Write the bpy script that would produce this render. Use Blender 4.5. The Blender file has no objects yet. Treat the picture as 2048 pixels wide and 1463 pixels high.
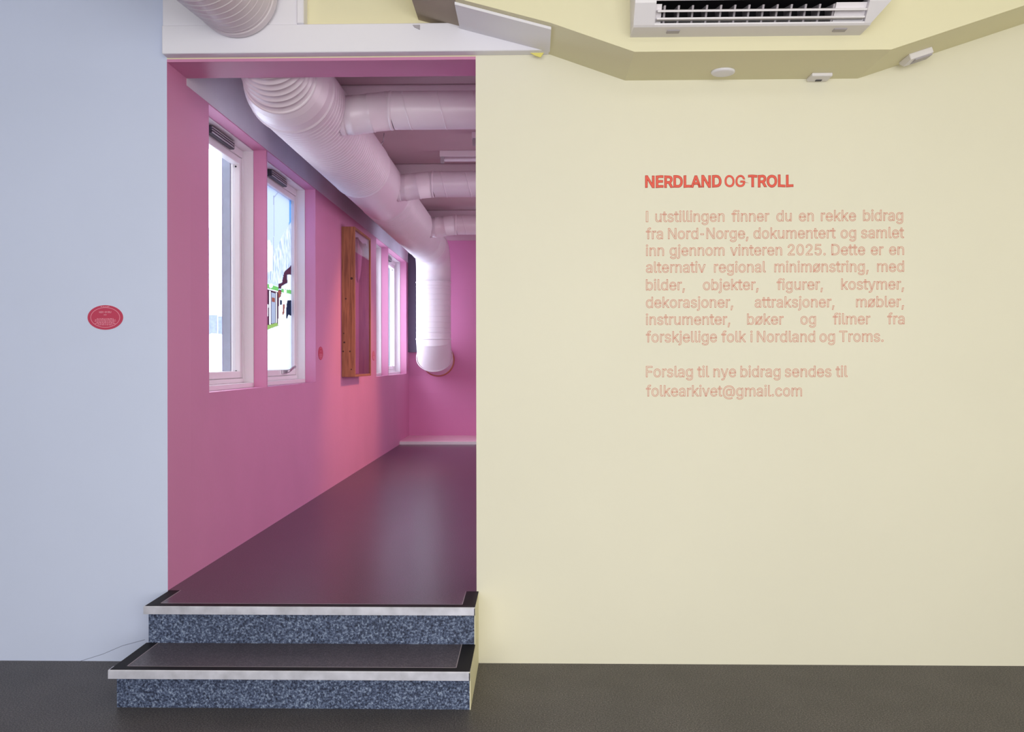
import bpy, bmesh, math, random
from mathutils import Vector, Matrix
random.seed(4)
SC = bpy.context.scene
COL = SC.collection

# ------------------------------------------------------------------ camera
F, IW, IH = 1800.0, 2048, 1463
CAMZ, YAW, ROLL, VSH = 1.45, math.atan(38/1800.0), math.radians(0.10), -8.5
_s, _c = math.sin(YAW), math.cos(YAW)
FWD, RGT, UPV = Vector((-_s, _c, 0)), Vector((_c, _s, 0)), Vector((0, 0, 1))
R2 = RGT*math.cos(ROLL) - UPV*math.sin(ROLL)
U2 = UPV*math.cos(ROLL) + RGT*math.sin(ROLL)
camd = bpy.data.cameras.new('camera'); cam = bpy.data.objects.new('camera', camd); COL.objects.link(cam)
camd.sensor_width = 36; camd.lens = 36*F/IW; camd.shift_y = VSH/IW; camd.clip_end = 300
m = Matrix((( R2.x, U2.x, -FWD.x, 0), (R2.y, U2.y, -FWD.y, 0), (R2.z, U2.z, -FWD.z, CAMZ), (0, 0, 0, 1)))
cam.matrix_world = m
SC.camera = cam

def ray(px, py):
    u = (px - IW/2)/F; v = (IH/2 - py + VSH)/F
    return FWD + R2*u + U2*v
def atY(px, py, Y):
    d = ray(px, py); t = Y/d.y; return Vector((d.x*t, Y, CAMZ + d.z*t))
def atX(px, py, X):
    d = ray(px, py); t = X/d.x; return Vector((X, d.y*t, CAMZ + d.z*t))
def atZ(px, py, Z):
    d = ray(px, py); t = (Z - CAMZ)/d.z; return Vector((d.x*t, d.y*t, Z))

# ------------------------------------------------------------------ view, world, lights
SC.view_settings.view_transform = 'Standard'; SC.view_settings.look = 'None'
SC.view_settings.exposure = 0.0; SC.view_settings.gamma = 1.0
SC.cycles.use_denoising = True
SC.cycles.max_bounces = 10; SC.cycles.diffuse_bounces = 6; SC.cycles.transparent_max_bounces = 12
SC.cycles.sample_clamp_indirect = 6.0
W = bpy.data.worlds.new('world'); SC.world = W; W.use_nodes = True
bg = W.node_tree.nodes['Background']; bg.inputs[0].default_value = (0.86, 0.91, 1.0, 1); bg.inputs[1].default_value = 6.2

def area(name, loc, target, sx, sy, power, color):
    l = bpy.data.lights.new(name, 'AREA'); l.shape = 'RECTANGLE'; l.size = sx; l.size_y = sy
    l.energy = power; l.color = color
    o = bpy.data.objects.new(name, l); COL.objects.link(o); o.location = loc
    o.rotation_euler = (Vector(target) - Vector(loc)).to_track_quat('-Z', 'Y').to_euler()
    return o
area('daylight_behind_camera', (0.2, -2.7, 1.7), (0.1, 4.3, 1.5), 5.6, 2.2, 272, (1.0, 0.99, 0.98))
area('front_ceiling_fill', (0.6, 0.6, 3.4), (0.6, 0.6, 0), 2.4, 1.2, 25, (1.0, 0.97, 0.95))  # added overhead fill for the front room, not a real fixture
area('corridor_ceiling_fill', (1.2, 6.9, 3.12), (1.2, 6.9, 0), 1.6, 0.3, 30, (1.0, 0.86, 0.92))  # unseen fill added behind the right jamb to brighten the corridor
area('corridor_right_fill', (2.5, 8.2, 1.9), (0, 8.2, 1.7), 5.5, 1.4, 64, (0.98, 0.90, 1.0))  # added fill for the window wall; the right wall has no windows
def spot(name, loc, target, power, color, deg, blend):
    l = bpy.data.lights.new(name, 'SPOT'); l.energy = power; l.color = color; l.spot_size = math.radians(deg)
    l.spot_blend = blend; l.shadow_soft_size = 0.1
    o = bpy.data.objects.new(name, l); COL.objects.link(o); o.location = loc
    o.rotation_euler = (Vector(target) - Vector(loc)).to_track_quat('-Z', 'Y').to_euler()
spot('track_spotlight', (0.55, 9.05, 2.85), (-1.75, 9.0, 1.25), 175, (1.0, 0.48, 0.22), 64, 0.7)

# ------------------------------------------------------------------ helpers
def sl(r, g, b):
    f = lambda v: (v/255/12.92 if v/255 <= 0.04045 else ((v/255 + 0.055)/1.055)**2.4)
    return (f(r), f(g), f(b), 1.0)
MATS = {}
def mat(name, rgb, rough=0.6, metal=0.0, spec=0.5, bump=0.0, bscale=80.0, var=0.0, vscale=3.0, coat=0.0):
    if name in MATS: return MATS[name]
    m = bpy.data.materials.new(name); m.use_nodes = True; nt = m.node_tree; b = nt.nodes['Principled BSDF']
    c = sl(*rgb); b.inputs['Base Color'].default_value = c; b.inputs['Roughness'].default_value = rough
    b.inputs['Metallic'].default_value = metal; b.inputs['Specular IOR Level'].default_value = spec
    b.inputs['Coat Weight'].default_value = coat
    tc = nt.nodes.new('ShaderNodeTexCoord')
    if var:
        n = nt.nodes.new('ShaderNodeTexNoise'); n.inputs['Scale'].default_value = vscale; n.inputs['Detail'].default_value = 5
        nt.links.new(tc.outputs['Object'], n.inputs['Vector'])
        r = nt.nodes.new('ShaderNodeValToRGB')
        r.color_ramp.elements[0].position = 0.3; r.color_ramp.elements[1].position = 0.7
        r.color_ramp.elements[0].color = [v*(1-var) for v in c[:3]] + [1]
        r.color_ramp.elements[1].color = [min(1, v*(1+var)) for v in c[:3]] + [1]
        nt.links.new(n.outputs['Fac'], r.inputs['Fac']); nt.links.new(r.outputs['Color'], b.inputs['Base Color'])
    if bump:
        n = nt.nodes.new('ShaderNodeTexNoise'); n.inputs['Scale'].default_value = bscale; n.inputs['Detail'].default_value = 4
        nt.links.new(tc.outputs['Object'], n.inputs['Vector'])
        bp = nt.nodes.new('ShaderNodeBump'); bp.inputs['Strength'].default_value = bump; bp.inputs['Distance'].default_value = 0.004
        nt.links.new(n.outputs['Fac'], bp.inputs['Height']); nt.links.new(bp.outputs['Normal'], b.inputs['Normal'])
    MATS[name] = m; return m
def speckle(name, stops, scale, rough=0.5, spec=0.5, bump=0.1, rvar=0.0, big=0.12):
    m = bpy.data.materials.new(name); m.use_nodes = True; nt = m.node_tree; b = nt.nodes['Principled BSDF']
    b.inputs['Roughness'].default_value = rough; b.inputs['Specular IOR Level'].default_value = spec
    tc = nt.nodes.new('ShaderNodeTexCoord')
    n = nt.nodes.new('ShaderNodeTexNoise'); n.inputs['Scale'].default_value = scale; n.inputs['Detail'].default_value = 2.5
    n.inputs['Roughness'].default_value = 0.65
    nt.links.new(tc.outputs['Object'], n.inputs['Vector'])
    r = nt.nodes.new('ShaderNodeValToRGB'); e = r.color_ramp.elements
    while len(e) < len(stops): e.new(0.5)
    for i, (p, c) in enumerate(stops): e[i].position = p; e[i].color = sl(*c)
    nt.links.new(n.outputs['Fac'], r.inputs['Fac'])
    n2 = nt.nodes.new('ShaderNodeTexNoise'); n2.inputs['Scale'].default_value = 4; n2.inputs['Detail'].default_value = 4
    nt.links.new(tc.outputs['Object'], n2.inputs['Vector'])
    mr = nt.nodes.new('ShaderNodeMapRange'); mr.inputs['From Min'].default_value = .3; mr.inputs['From Max'].default_value = .7
    mr.inputs['To Min'].default_value = 1-big; mr.inputs['To Max'].default_value = 1+big
    nt.links.new(n2.outputs['Fac'], mr.inputs['Value'])
    mx = nt.nodes.new('ShaderNodeVectorMath'); mx.operation = 'SCALE'
    nt.links.new(r.outputs['Color'], mx.inputs[0]); nt.links.new(mr.outputs['Result'], mx.inputs['Scale'])
    nt.links.new(mx.outputs['Vector'], b.inputs['Base Color'])
    bp = nt.nodes.new('ShaderNodeBump'); bp.inputs['Strength'].default_value = bump; bp.inputs['Distance'].default_value = 0.002
    nt.links.new(n.outputs['Fac'], bp.inputs['Height']); nt.links.new(bp.outputs['Normal'], b.inputs['Normal'])
    if rvar:
        m2 = nt.nodes.new('ShaderNodeMapRange'); m2.inputs['From Min'].default_value = .3; m2.inputs['From Max'].default_value = .7
        m2.inputs['To Min'].default_value = rough-rvar; m2.inputs['To Max'].default_value = rough+rvar
        nt.links.new(n2.outputs['Fac'], m2.inputs['Value']); nt.links.new(m2.outputs['Result'], b.inputs['Roughness'])
    MATS[name] = m; return m

YELLOW = mat('yellow_paint', (236, 232, 210), .62, bump=.05, bscale=60, var=.015, vscale=1.2)
BLUE = mat('pale_blue_paint', (210, 219, 243), .62, bump=.05, bscale=60, var=.02, vscale=1.2)
PINK = mat('pink_paint', (210, 138, 177), .55, bump=.28, bscale=38, var=.03, vscale=2.0)
PINKB = mat('pink_lintel_paint', (210, 138, 177), .5, bump=.1, bscale=40)
GREYP = mat('grey_plaster', (228, 224, 234), .75, bump=.3, bscale=45, var=.04)
CEIL = mat('corridor_ceiling_paint', (206, 182, 188), .75, bump=.1, bscale=30, var=.03)
BEAM = mat('corridor_beam_paint', (226, 212, 220), .75, bump=.1, bscale=30, var=.03)
WHITE = mat('white_paint', (240, 238, 246), .45, bump=.04, bscale=40)
WINW = mat('window_white_gloss', (232, 226, 230), .32, bump=.03, bscale=30)
DUCT = mat('duct_white_enamel', (231, 221, 229), .36, spec=.5, bump=.03, bscale=12, var=.02)
SEAM = mat('duct_seam', (196, 186, 196), .4)
FRONTC = mat('front_ceiling_paint', (232, 228, 214), .8)
BEIGE = mat('beige_bare_board', (172, 158, 142), .7, var=.06, vscale=5)
FLOORF = speckle('front_floor_vinyl', [(.3, (40, 37, 39)), (.5, (77, 73, 73)), (.7, (118, 113, 110))], 160, .5, .35, .08)
FLOORC = speckle('corridor_floor_vinyl', [(.3, (58, 46, 57)), (.5, (78, 62, 75)), (.7, (100, 83, 96))], 160, .3, .5, .05, .0, big=.05)
RISER = speckle('blue_granular_riser', [(.32, (22, 28, 48)), (.45, (62, 72, 98)), (.56, (92, 105, 134)), (.72, (158, 172, 194))], 115, .55, .4, .25, big=.08)
TREAD = speckle('tread_inlay_vinyl', [(.3, (44, 38, 46)), (.5, (76, 69, 76)), (.7, (110, 102, 108))], 170, .42, .5, .06)
ALU = mat('brushed_aluminium', (210, 210, 221), .42, .35, var=.18, vscale=14)
BLACK = mat('black_rubber', (22, 19, 22), .6, spec=.2)
LINE = mat('inlay_weld_line', (150, 140, 146), .5)
ACW = mat('ac_white_plastic', (236, 232, 236), .4)
ACG = mat('ac_grey_plastic', (176, 170, 176), .45)
ACD = mat('ac_dark_inside', (28, 26, 32), .6)
DARK = mat('dark_grille', (52, 48, 62), .5)
STEEL = mat('steel_hardware', (190, 186, 192), .3, .9)
RED = mat('oval_label_red', (196, 62, 92), .4)
REDL = mat('oval_label_pink_print', (240, 165, 185), .4)
SALMON = mat('salmon_wall_lettering', (228, 124, 102), .6)
CORAL = mat('coral_wall_lettering', (240, 98, 80), .6)
DGREY = mat('dark_violet_grey_board', (92, 84, 106), .6)
EXTG = mat('shade_grey_outer_board', (150, 160, 180), .7, var=.1, vscale=20)  # blue-grey is the shade on white outer trim, put into the colour
SNOW = mat('snow', (238, 242, 248), .8, bump=.3, bscale=3)
HOUSE = mat('pale_house_board', (225, 226, 224), .8)
ROOFG = mat('pale_grey_roof', (176, 186, 200), .8)
FENCE = mat('grey_blue_fence', (116, 130, 156), .8, var=.2, vscale=15)
TAPE = mat('yellow_tape', (236, 226, 120), .5)
ORANGE = mat('orange_sealant', (190, 120, 95), .6)

def wood_mat():
    m = bpy.data.materials.new('pine_board'); m.use_nodes = True; nt = m.node_tree; b = nt.nodes['Principled BSDF']
    tc = nt.nodes.new('ShaderNodeTexCoord'); mp = nt.nodes.new('ShaderNodeMapping'); mp.inputs['Scale'].default_value = (34, 34, 2.2)
    nt.links.new(tc.outputs['Object'], mp.inputs['Vector'])
    n = nt.nodes.new('ShaderNodeTexNoise'); n.inputs['Scale'].default_value = 1.6; n.inputs['Detail'].default_value = 5; n.inputs['Distortion'].default_value = .8
    nt.links.new(mp.outputs['Vector'], n.inputs['Vector'])
    r = nt.nodes.new('ShaderNodeValToRGB'); r.color_ramp.elements[0].position = .3; r.color_ramp.elements[1].position = .72
    r.color_ramp.elements[0].color = sl(126, 74, 46); r.color_ramp.elements[1].color = sl(186, 124, 82)
    nt.links.new(n.outputs['Fac'], r.inputs['Fac']); nt.links.new(r.outputs['Color'], b.inputs['Base Color'])
    b.inputs['Roughness'].default_value = .5; return m
WOOD = wood_mat()
KNOT = mat('pine_knot', (74, 38, 24), .6)
def endwall_mat():
    m = bpy.data.materials.new('pink_block_wall'); m.use_nodes = True; nt = m.node_tree; b = nt.nodes['Principled BSDF']
    b.inputs['Base Color'].default_value = sl(212, 130, 178); b.inputs['Roughness'].default_value = .5
    tc = nt.nodes.new('ShaderNodeTexCoord'); mp = nt.nodes.new('ShaderNodeMapping'); mp.inputs['Rotation'].default_value = (math.pi/2, 0, 0)
    nt.links.new(tc.outputs['Object'], mp.inputs['Vector'])
    br = nt.nodes.new('ShaderNodeTexBrick'); br.inputs['Scale'].default_value = 1; br.inputs['Brick Width'].default_value = .6
    br.inputs['Row Height'].default_value = .25; br.inputs['Mortar Size'].default_value = .006
    br.inputs['Color1'].default_value = br.inputs['Color2'].default_value = (1, 1, 1, 1); br.inputs['Mortar'].default_value = (0, 0, 0, 1)
    nt.links.new(mp.outputs['Vector'], br.inputs['Vector'])
    bp = nt.nodes.new('ShaderNodeBump'); bp.inputs['Strength'].default_value = .35; bp.inputs['Distance'].default_value = .004
    nt.links.new(br.outputs['Color'], bp.inputs['Height']); nt.links.new(bp.outputs['Normal'], b.inputs['Normal'])
    return m
PINKE = endwall_mat()
def pane_mat(name, tint=(1, 1, 1)):
    m = bpy.data.materials.new(name); m.use_nodes = True; nt = m.node_tree; nt.nodes.remove(nt.nodes['Principled BSDF'])
    out = nt.nodes['Material Output']; t = nt.nodes.new('ShaderNodeBsdfTransparent'); t.inputs[0].default_value = (*tint, 1)
    g = nt.nodes.new('ShaderNodeBsdfGlossy'); g.inputs['Roughness'].default_value = .03
    ge = nt.nodes.new('ShaderNodeNewGeometry'); dp = nt.nodes.new('ShaderNodeVectorMath'); dp.operation = 'DOT_PRODUCT'
    nt.links.new(ge.outputs['Incoming'], dp.inputs[0]); nt.links.new(ge.outputs['Normal'], dp.inputs[1])
    def mth(op, a, b=None):
        n = nt.nodes.new('ShaderNodeMath'); n.operation = op
        for i, v in enumerate((a, b)):
            if v is None: continue
            if isinstance(v, (int, float)): n.inputs[i].default_value = v
            else: nt.links.new(v, n.inputs[i])
        return n.outputs[0]
    fr = mth('ADD', mth('MULTIPLY', mth('POWER', mth('SUBTRACT', 1.0, mth('ABSOLUTE', dp.outputs['Value'])), 5.0), .92), .035)
    mx = nt.nodes.new('ShaderNodeMixShader')
    nt.links.new(fr, mx.inputs[0]); nt.links.new(t.outputs[0], mx.inputs[1]); nt.links.new(g.outputs[0], mx.inputs[2])
    nt.links.new(mx.outputs[0], out.inputs[0]); return m
PANE = pane_mat('clear_pane', (.95, .97, .98)); ACRYL = pane_mat('clear_acrylic', (.93, .9, .96))

def add_box(bm, x0, x1, y0, y1, z0, z1, mi=0, fm=None, bevel=0.0, seg=1):
    """fm: material index per face direction, e.g. {'+x': 1}"""
    vs = [bm.verts.new(p) for p in ((x0,y0,z0),(x1,y0,z0),(x1,y1,z0),(x0,y1,z0),(x0,y0,z1),(x1,y0,z1),(x1,y1,z1),(x0,y1,z1))]
    fs = {'-z': (3,2,1,0), '+z': (4,5,6,7), '-y': (0,1,5,4), '+x': (1,2,6,5), '+y': (2,3,7,6), '-x': (3,0,4,7)}
    new = []
    for k, ix in fs.items():
        f = bm.faces.new([vs[i] for i in ix]); f.material_index = (fm or {}).get(k, mi); new.append(f)
    if bevel:
        es = list({e for f in new for e in f.edges})
        bmesh.ops.bevel(bm, geom=es, offset=bevel, segments=seg, affect='EDGES', profile=.5)
def add_prism(bm, pts, axis, a, b, mi=0, fms=None):
    """extrude a closed polygon (2D points in the two other axes, in order) from a to b along axis"""
    def v(p, t):
        return {'x': (t, p[0], p[1]), 'y': (p[0], t, p[1]), 'z': (p[0], p[1], t)}[axis]
    A = [bm.verts.new(v(p, a)) for p in pts]; B = [bm.verts.new(v(p, b)) for p in pts]; n = len(pts)
    fs = [bm.faces.new(A), bm.faces.new(B[::-1])]
    for i in range(n):
        f = bm.faces.new((A[i], B[i], B[(i+1)%n], A[(i+1)%n])); f.material_index = (fms or {}).get(i, mi); fs.append(f)
    for f in fs[:2]: f.material_index = mi
    bmesh.ops.recalc_face_normals(bm, faces=fs)
def frame_for(d):
    d = d.normalized(); a = Vector((0, 0, 1)) if abs(d.z) < .9 else Vector((1, 0, 0))
    u = d.cross(a).normalized(); return u, d.cross(u).normalized()
def add_lathe(bm, origin, direction, prof, seg=40, shear=0.0, caps=True, mi=0, smooth=True):
    """prof: list of (distance along the axis, radius)"""
    o, d = Vector(origin), Vector(direction).normalized(); u, w = frame_for(d); rings = []
    sup = [prof[0]]
    for (s0, r0), (s1, r1) in zip(prof, prof[1:]):
        ln = math.hypot(s1-s0, r1-r0)
        if smooth and ln > .02:
            for q in (.003/ln, 1-.003/ln): sup.append((s0+(s1-s0)*q, r0+(r1-r0)*q))
        sup.append((s1, r1))
    prof = sup
    for s, r in prof:
        rings.append([bm.verts.new(o + d*(s + shear*math.sin(2*math.pi*k/seg)) + (u*math.cos(2*math.pi*k/seg) + w*math.sin(2*math.pi*k/seg))*r) for k in range(seg)])
    fs = []
    for A, B in zip(rings, rings[1:]):
        for k in range(seg):
            f = bm.faces.new((A[k], A[(k+1)%seg], B[(k+1)%seg], B[k])); f.smooth = smooth; f.material_index = mi; fs.append(f)
    if caps:
        for R_ in (rings[0][::-1], rings[-1]):
            f = bm.faces.new(R_); f.material_index = mi; fs.append(f)
    bmesh.ops.recalc_face_normals(bm, faces=fs)
def add_tube(bm, pts, radii, seg=32, caps=True, mi=0, smooth=True, up=None):
    """sweep circles through points; rings lie in the bisecting planes"""
    P = [Vector(p) for p in pts]; n = len(P)
    if not hasattr(radii, '__len__'): radii = [radii]*n
    rings = []; ref = None
    for i in range(n):
        t = ((P[min(i+1, n-1)] - P[i]).normalized() + (P[i] - P[max(i-1, 0)]).normalized()).normalized()
        if ref is None: u, w = frame_for(t)
        else:
            u = (ref - t*ref.dot(t)).normalized(); w = t.cross(u).normalized()
        ref = u
        rings.append([bm.verts.new(P[i] + (u*math.cos(2*math.pi*k/seg) + w*math.sin(2*math.pi*k/seg))*radii[i]) for k in range(seg)])
    fs = []
    for A, B in zip(rings, rings[1:]):
        for k in range(seg):
            f = bm.faces.new((A[k], A[(k+1)%seg], B[(k+1)%seg], B[k])); f.smooth = smooth; f.material_index = mi; fs.append(f)
    if caps:
        for R_ in (rings[0][::-1], rings[-1]): fs.append(bm.faces.new(R_))
    bmesh.ops.recalc_face_normals(bm, faces=fs)
def obj(name, bm, mats, parent=None):
    me = bpy.data.meshes.new(name)
    if parent is not None and parent.type == 'EMPTY' and parent.parent is None:
        bmesh.ops.translate(bm, vec=-parent.location, verts=bm.verts)
    elif parent is not None and parent.parent is not None:
        bmesh.ops.translate(bm, vec=-parent.parent.location, verts=bm.verts)
    bm.to_mesh(me); bm.free()
    for mm in (mats if isinstance(mats, (list, tuple)) else [mats]): me.materials.append(mm)
    o = bpy.data.objects.new(name, me); COL.objects.link(o)
    if parent is not None: o.parent = parent
    return o
def tag(o, label, cat, group=None):
    o['label'] = label; o['category'] = cat
    if group: o['group'] = group
    return o
def thing(name, label, cat, loc, group=None):
    o = bpy.data.objects.new(name, None); COL.objects.link(o); o.location = loc; o.empty_display_size = .1
    return tag(o, label, cat, group)
def struct(name, bm, mats, label=None, parent=None):
    o = obj(name, bm, mats, parent)
    if parent is None:
        o['kind'] = 'structure'
        if label: o['label'] = label
    return o
def box(name, dims, mats, parent=None, bevel=0.0, seg=1):
    bm = bmesh.new(); add_box(bm, *dims, bevel=bevel, seg=seg); return obj(name, bm, mats, parent)

# ------------------------------------------------------------------ main dimensions
WY = 4.33                                    # front face of the dividing wall
XL = atY(335, 800, WY).x; XR = atY(952.5, 800, WY).x
T = .30                                      # wall thickness at the jambs
FZ = .344                                    # corridor floor
XW = XL                                      # corridor window wall
YE = 12.97                                   # corridor end wall
CZ = 3.2                                     # corridor ceiling
LZ = atY(640, 121.5, WY).z                   # top of the opening
RX = 2.6                                     # corridor right wall
FH = 3.55                                    # front room ceiling

# ------------------------------------------------------------------ setting: front room
bm = bmesh.new(); add_box(bm, -6.5, 4, -3.2, WY, -.1, 0); struct('floor_front', bm, FLOORF, 'dark speckled vinyl floor of the front room')
bm = bmesh.new(); add_box(bm, -6.5, XL, WY, WY+T, 0, FH, 0, {'+x': 1, '+y': 2}); struct('wall_left', bm, [BLUE, PINKB, mat('red_brown_cladding', (92, 62, 58), .8)], 'pale blue painted wall left of the opening')
bm = bmesh.new(); ck = [atY(px, py, WY-.0006) for px, py in ((122, 1333), (160, 1322), (205, 1308), (245, 1291), (290, 1279))]
for p, q in zip(ck, ck[1:]): bm.faces.new([bm.verts.new(v) for v in (p, q, q + Vector((0, 0, .0022)), p + Vector((0, 0, .0022)))])
o = obj('hairline_crack', bm, mat('crack_grey', (120, 126, 148), .8)); o.parent = bpy.data.objects['wall_left']
bm = bmesh.new()
add_box(bm, XR, 4, WY, WY+T, 0, FH, 0, {'-x': 1, '+y': 1})
struct('wall_right', bm, [YELLOW, PINKB], 'pale yellow painted wall carrying the lettering')
bm = bmesh.new(); add_box(bm, XL, XR, WY, WY+.25, LZ+.014, FH, 0, {'+y': 1}); struct('wall_over_opening', bm, [mat('yellow_soffit_paint', (234, 228, 192), .62), GREYP], 'pale yellow wall above the opening')
bm = bmesh.new(); add_box(bm, XL, XR, WY, WY+.25, LZ, LZ+.014); struct('trim_1', bm, PINKB, 'pink painted underside of the opening')
bm = bmesh.new(); add_box(bm, -6.5, 4, -3.2, WY+T, FH, FH+.1); struct('ceiling_front', bm, FRONTC)
bm = bmesh.new(); add_box(bm, -6.6, -6.5, -3.2, WY, 0, FH); struct('wall_side_west', bm, BLUE)
bm = bmesh.new(); add_box(bm, 4, 4.1, -3.2, WY, 0, FH); struct('wall_side_east', bm, YELLOW)
bm = bmesh.new(); add_box(bm, -6.5, 4, -3.3, -3.2, 0, FH); struct('wall_back', bm, BLUE)

# soffit: a boxed drop whose two ends slope upwards
FY = 3.93
pR = atY(1715, 160, WY); pL = atY(1250, 158, WY); zb = (pR.z + pL.z)/2
pE = atY(2048, 50, WY); slR = (pE.z - pR.z)/(pE.x - pR.x)
pK = atY(1097, 108, WY); pM = atY(837, 40, WY)
xr2 = 3.6
prof = [(pM.x, pM.z), (-.33, pM.z + (pK.z-pM.z)*(-.33-pM.x)/(pK.x-pM.x)), (pK.x, pK.z), (pL.x, zb), (pR.x, zb), (xr2, zb + slR*(xr2-pR.x)), (xr2, FH), (pM.x, FH)]
bm = bmesh.new(); add_prism(bm, prof, 'y', FY, WY, 0, {0: 1})
SOFF = struct('trim_2', bm, [mat('yellow_soffit_paint', (234, 228, 192), .62), BEIGE], 'yellow boxed ceiling drop with sloping ends')

# ------------------------------------------------------------------ setting: corridor
bm = bmesh.new(); add_box(bm, XL, XR, WY+.001, WY+T, FZ-.1, FZ); add_box(bm, XW, RX, WY+T, YE, FZ-.1, FZ); struct('floor_corridor', bm, FLOORC, 'glossy dark purple vinyl floor behind the opening')
SZ, HZ = 1.284, 2.863
R1 = (4.90, 7.27); R2_ = (10.1, 12.5)
R1 = (atX(418, 500, XW).y, atX(631, 500, XW).y)
R2_ = (atX(752.5, 600, XW).y, atX(812.5, 600, XW).y)
FIN1 = atX(535, 500, XW).y; FIN2 = atX(777, 600, XW).y
XC, XO = XW-.086, XW-.25
def layer(bm, xa, xb, z0, z1, mi):
    ys = [WY+T, R1[0], R1[1], R2_[0], R2_[1], YE]
    add_box(bm, xa, xb, ys[0], ys[5], z0, SZ, mi); add_box(bm, xa, xb, ys[0], ys[5], HZ, z1, mi)
    for a, b in ((0, 1), (2, 3), (4, 5)): add_box(bm, xa, xb, ys[a], ys[b], SZ, HZ, mi)
bm = bmesh.new(); layer(bm, XC, XW, FZ, HZ+.006, 0)
for fy in (FIN1, FIN2): add_box(bm, XC, XW-.001, fy-.022, fy, SZ, HZ, 0)
struct('wall_corridor_left', bm, PINK, 'pink plastered window wall of the corridor')
bm = bmesh.new(); layer(bm, XO, XC-.001, FZ-.3, CZ, 0)
for fy in (FIN1, FIN2): add_box(bm, XO, XC-.001, fy-.022, fy, SZ, HZ, 0)
struct('wall_corridor_outer', bm, EXTG)
bm = bmesh.new(); add_box(bm, XC, XW+.002, WY+.25, YE, HZ+.006, CZ); struct('trim_3', bm, GREYP, 'grey plaster band above the pink window wall')
bm = bmesh.new(); add_box(bm, XO, RX, YE, YE+.1, FZ-.1, CZ); struct('wall_corridor_end', bm, PINKE, 'pink block wall at the far end of the corridor')
bm = bmesh.new(); add_box(bm, RX, RX+.1, WY+T, YE, FZ-.1, CZ); struct('wall_corridor_right', bm, PINK)
bm = bmesh.new(); add_box(bm, XO, RX, WY+.25, YE+.1, CZ, CZ+.1); struct('ceiling_corridor', bm, CEIL, 'mauve grey corridor ceiling')
BY = [(5.66, 5.90), (7.93, 8.17), (10.36, 10.6)]
for i, (a, b) in enumerate(BY):
    bm = bmesh.new(); add_box(bm, XW, RX, a, b, 3.03, CZ, bevel=.012, seg=2); struct('ceiling_beam' + ('' if i == 0 else '.%03d' % i), bm, BEAM, 'ceiling beam across the corridor')
LY = atZ(803, 880, FZ+.055).y
bm = bmesh.new(); add_box(bm, XW, RX, LY, YE, FZ, FZ+.045, 0)
add_box(bm, XW, RX, LY-.012, LY, FZ, FZ+.038, 1); struct('baseboard_end', bm, [mat('pale_pink_ledge', (236, 190, 205), .45), WINW], 'low pale pink ledge along the end wall')
z705 = atY(825, 704, YE-.1).z
bm = bmesh.new(); add_box(bm, XW+.004, atY(834, 600, YE-.1).x, YE-.1, YE, z705, CZ); struct('trim_4', bm, DGREY, 'dark grey vertical board in the far corner')

# ------------------------------------------------------------------ windows
def window(name, y0, y1, label, vent=True, latch=False):
    r = bpy.data.objects.new(name, None); COL.objects.link(r); r.location = (XC, (y0+y1)/2, SZ)
    r['kind'] = 'structure'; r['label'] = label
    def ring(bm, xa, xb, a, b, za, zt, l, t, bt, bev=0.004):
        add_box(bm, xa, xb, a, a+l, za, zt, bevel=bev); add_box(bm, xa, xb, b-l, b, za, zt, bevel=bev)
        add_box(bm, xa, xb, a+l, b-l, zt-t, zt, bevel=bev); add_box(bm, xa, xb, a+l, b-l, za, za+bt, bevel=bev)
    bm = bmesh.new(); ring(bm, XW-.17, XC, y0, y1, SZ, HZ, .008, .008, .03, .002); obj('window_lining', bm, WINW, r)
    bm = bmesh.new(); ring(bm, XW-.235, XW-.150, y0+.008, y1-.008, SZ+.03, HZ-.008, .012, .050, .03); obj('window_frame', bm, WINW, r)
    a, b, za, zt = y0+.022, y1-.022, SZ+.062, HZ-.060
    bm = bmesh.new(); ring(bm, XW-.215, XW-.158, a, b, za, zt, .038, .045, .045); s = obj('sash', bm, WINW, r)
    box('pane', (XW-.194, XW-.188, a+.034, b-.034, za+.04, zt-.04), PANE, s)
    if vent:
        ym = (y0+y1)/2 + .05
        bm = bmesh.new(); w_ = min(.42, (y1-y0)*.42)
        add_box(bm, XW-.155, XW-.122, ym-w_/2, ym+w_/2, HZ-.06, HZ-.012, bevel=.003)
        for k in range(3): add_box(bm, XW-.122, XW-.116, ym-w_/2+.01, ym+w_/2-.01, HZ-.055+k*.015, HZ-.049+k*.015, mi=1)
        obj('trickle_vent', bm, [DARK, ACG], r)
    for zz in (za+.045, zt-.06):
        bm = bmesh.new(); add_lathe(bm, (XW-.186, b-.036, zz), (0, -1, 0), [(0, .006), (.004, .006)], 10); obj('screw_cap', bm, BLACK, r)
    if latch:
        bm = bmesh.new(); yc = b-.42
        add_box(bm, XW-.158, XW-.145, yc, yc+.12, za+.012, za+.044, bevel=.003)
        add_tube(bm, [(XW-.138, yc+.06, za+.03), (XW-.128, yc+.12, za+.036), (XW-.123, yc+.2, za+.06), (XW-.125, yc+.27, za+.066)], [.012, .011, .01, .011], 10)
        obj('latch', bm, STEEL, s)
    box('outer_reveal', (XW-.29, XW-.237, y1-.03, y1-.004, SZ, HZ), EXTG, r)
    return r
window('window_1', R1[0], FIN1-.022, 'tall white window nearest the opening with a bright snowy view')
window('window_2', FIN1, R1[1], 'second white window holding a colour print over its pane', latch=True)
window('window_3', R2_[0], FIN2-.022, 'narrow white window just beyond the wooden case')
window('window_4', FIN2, R2_[1], 'white window beside the descending duct')

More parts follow.
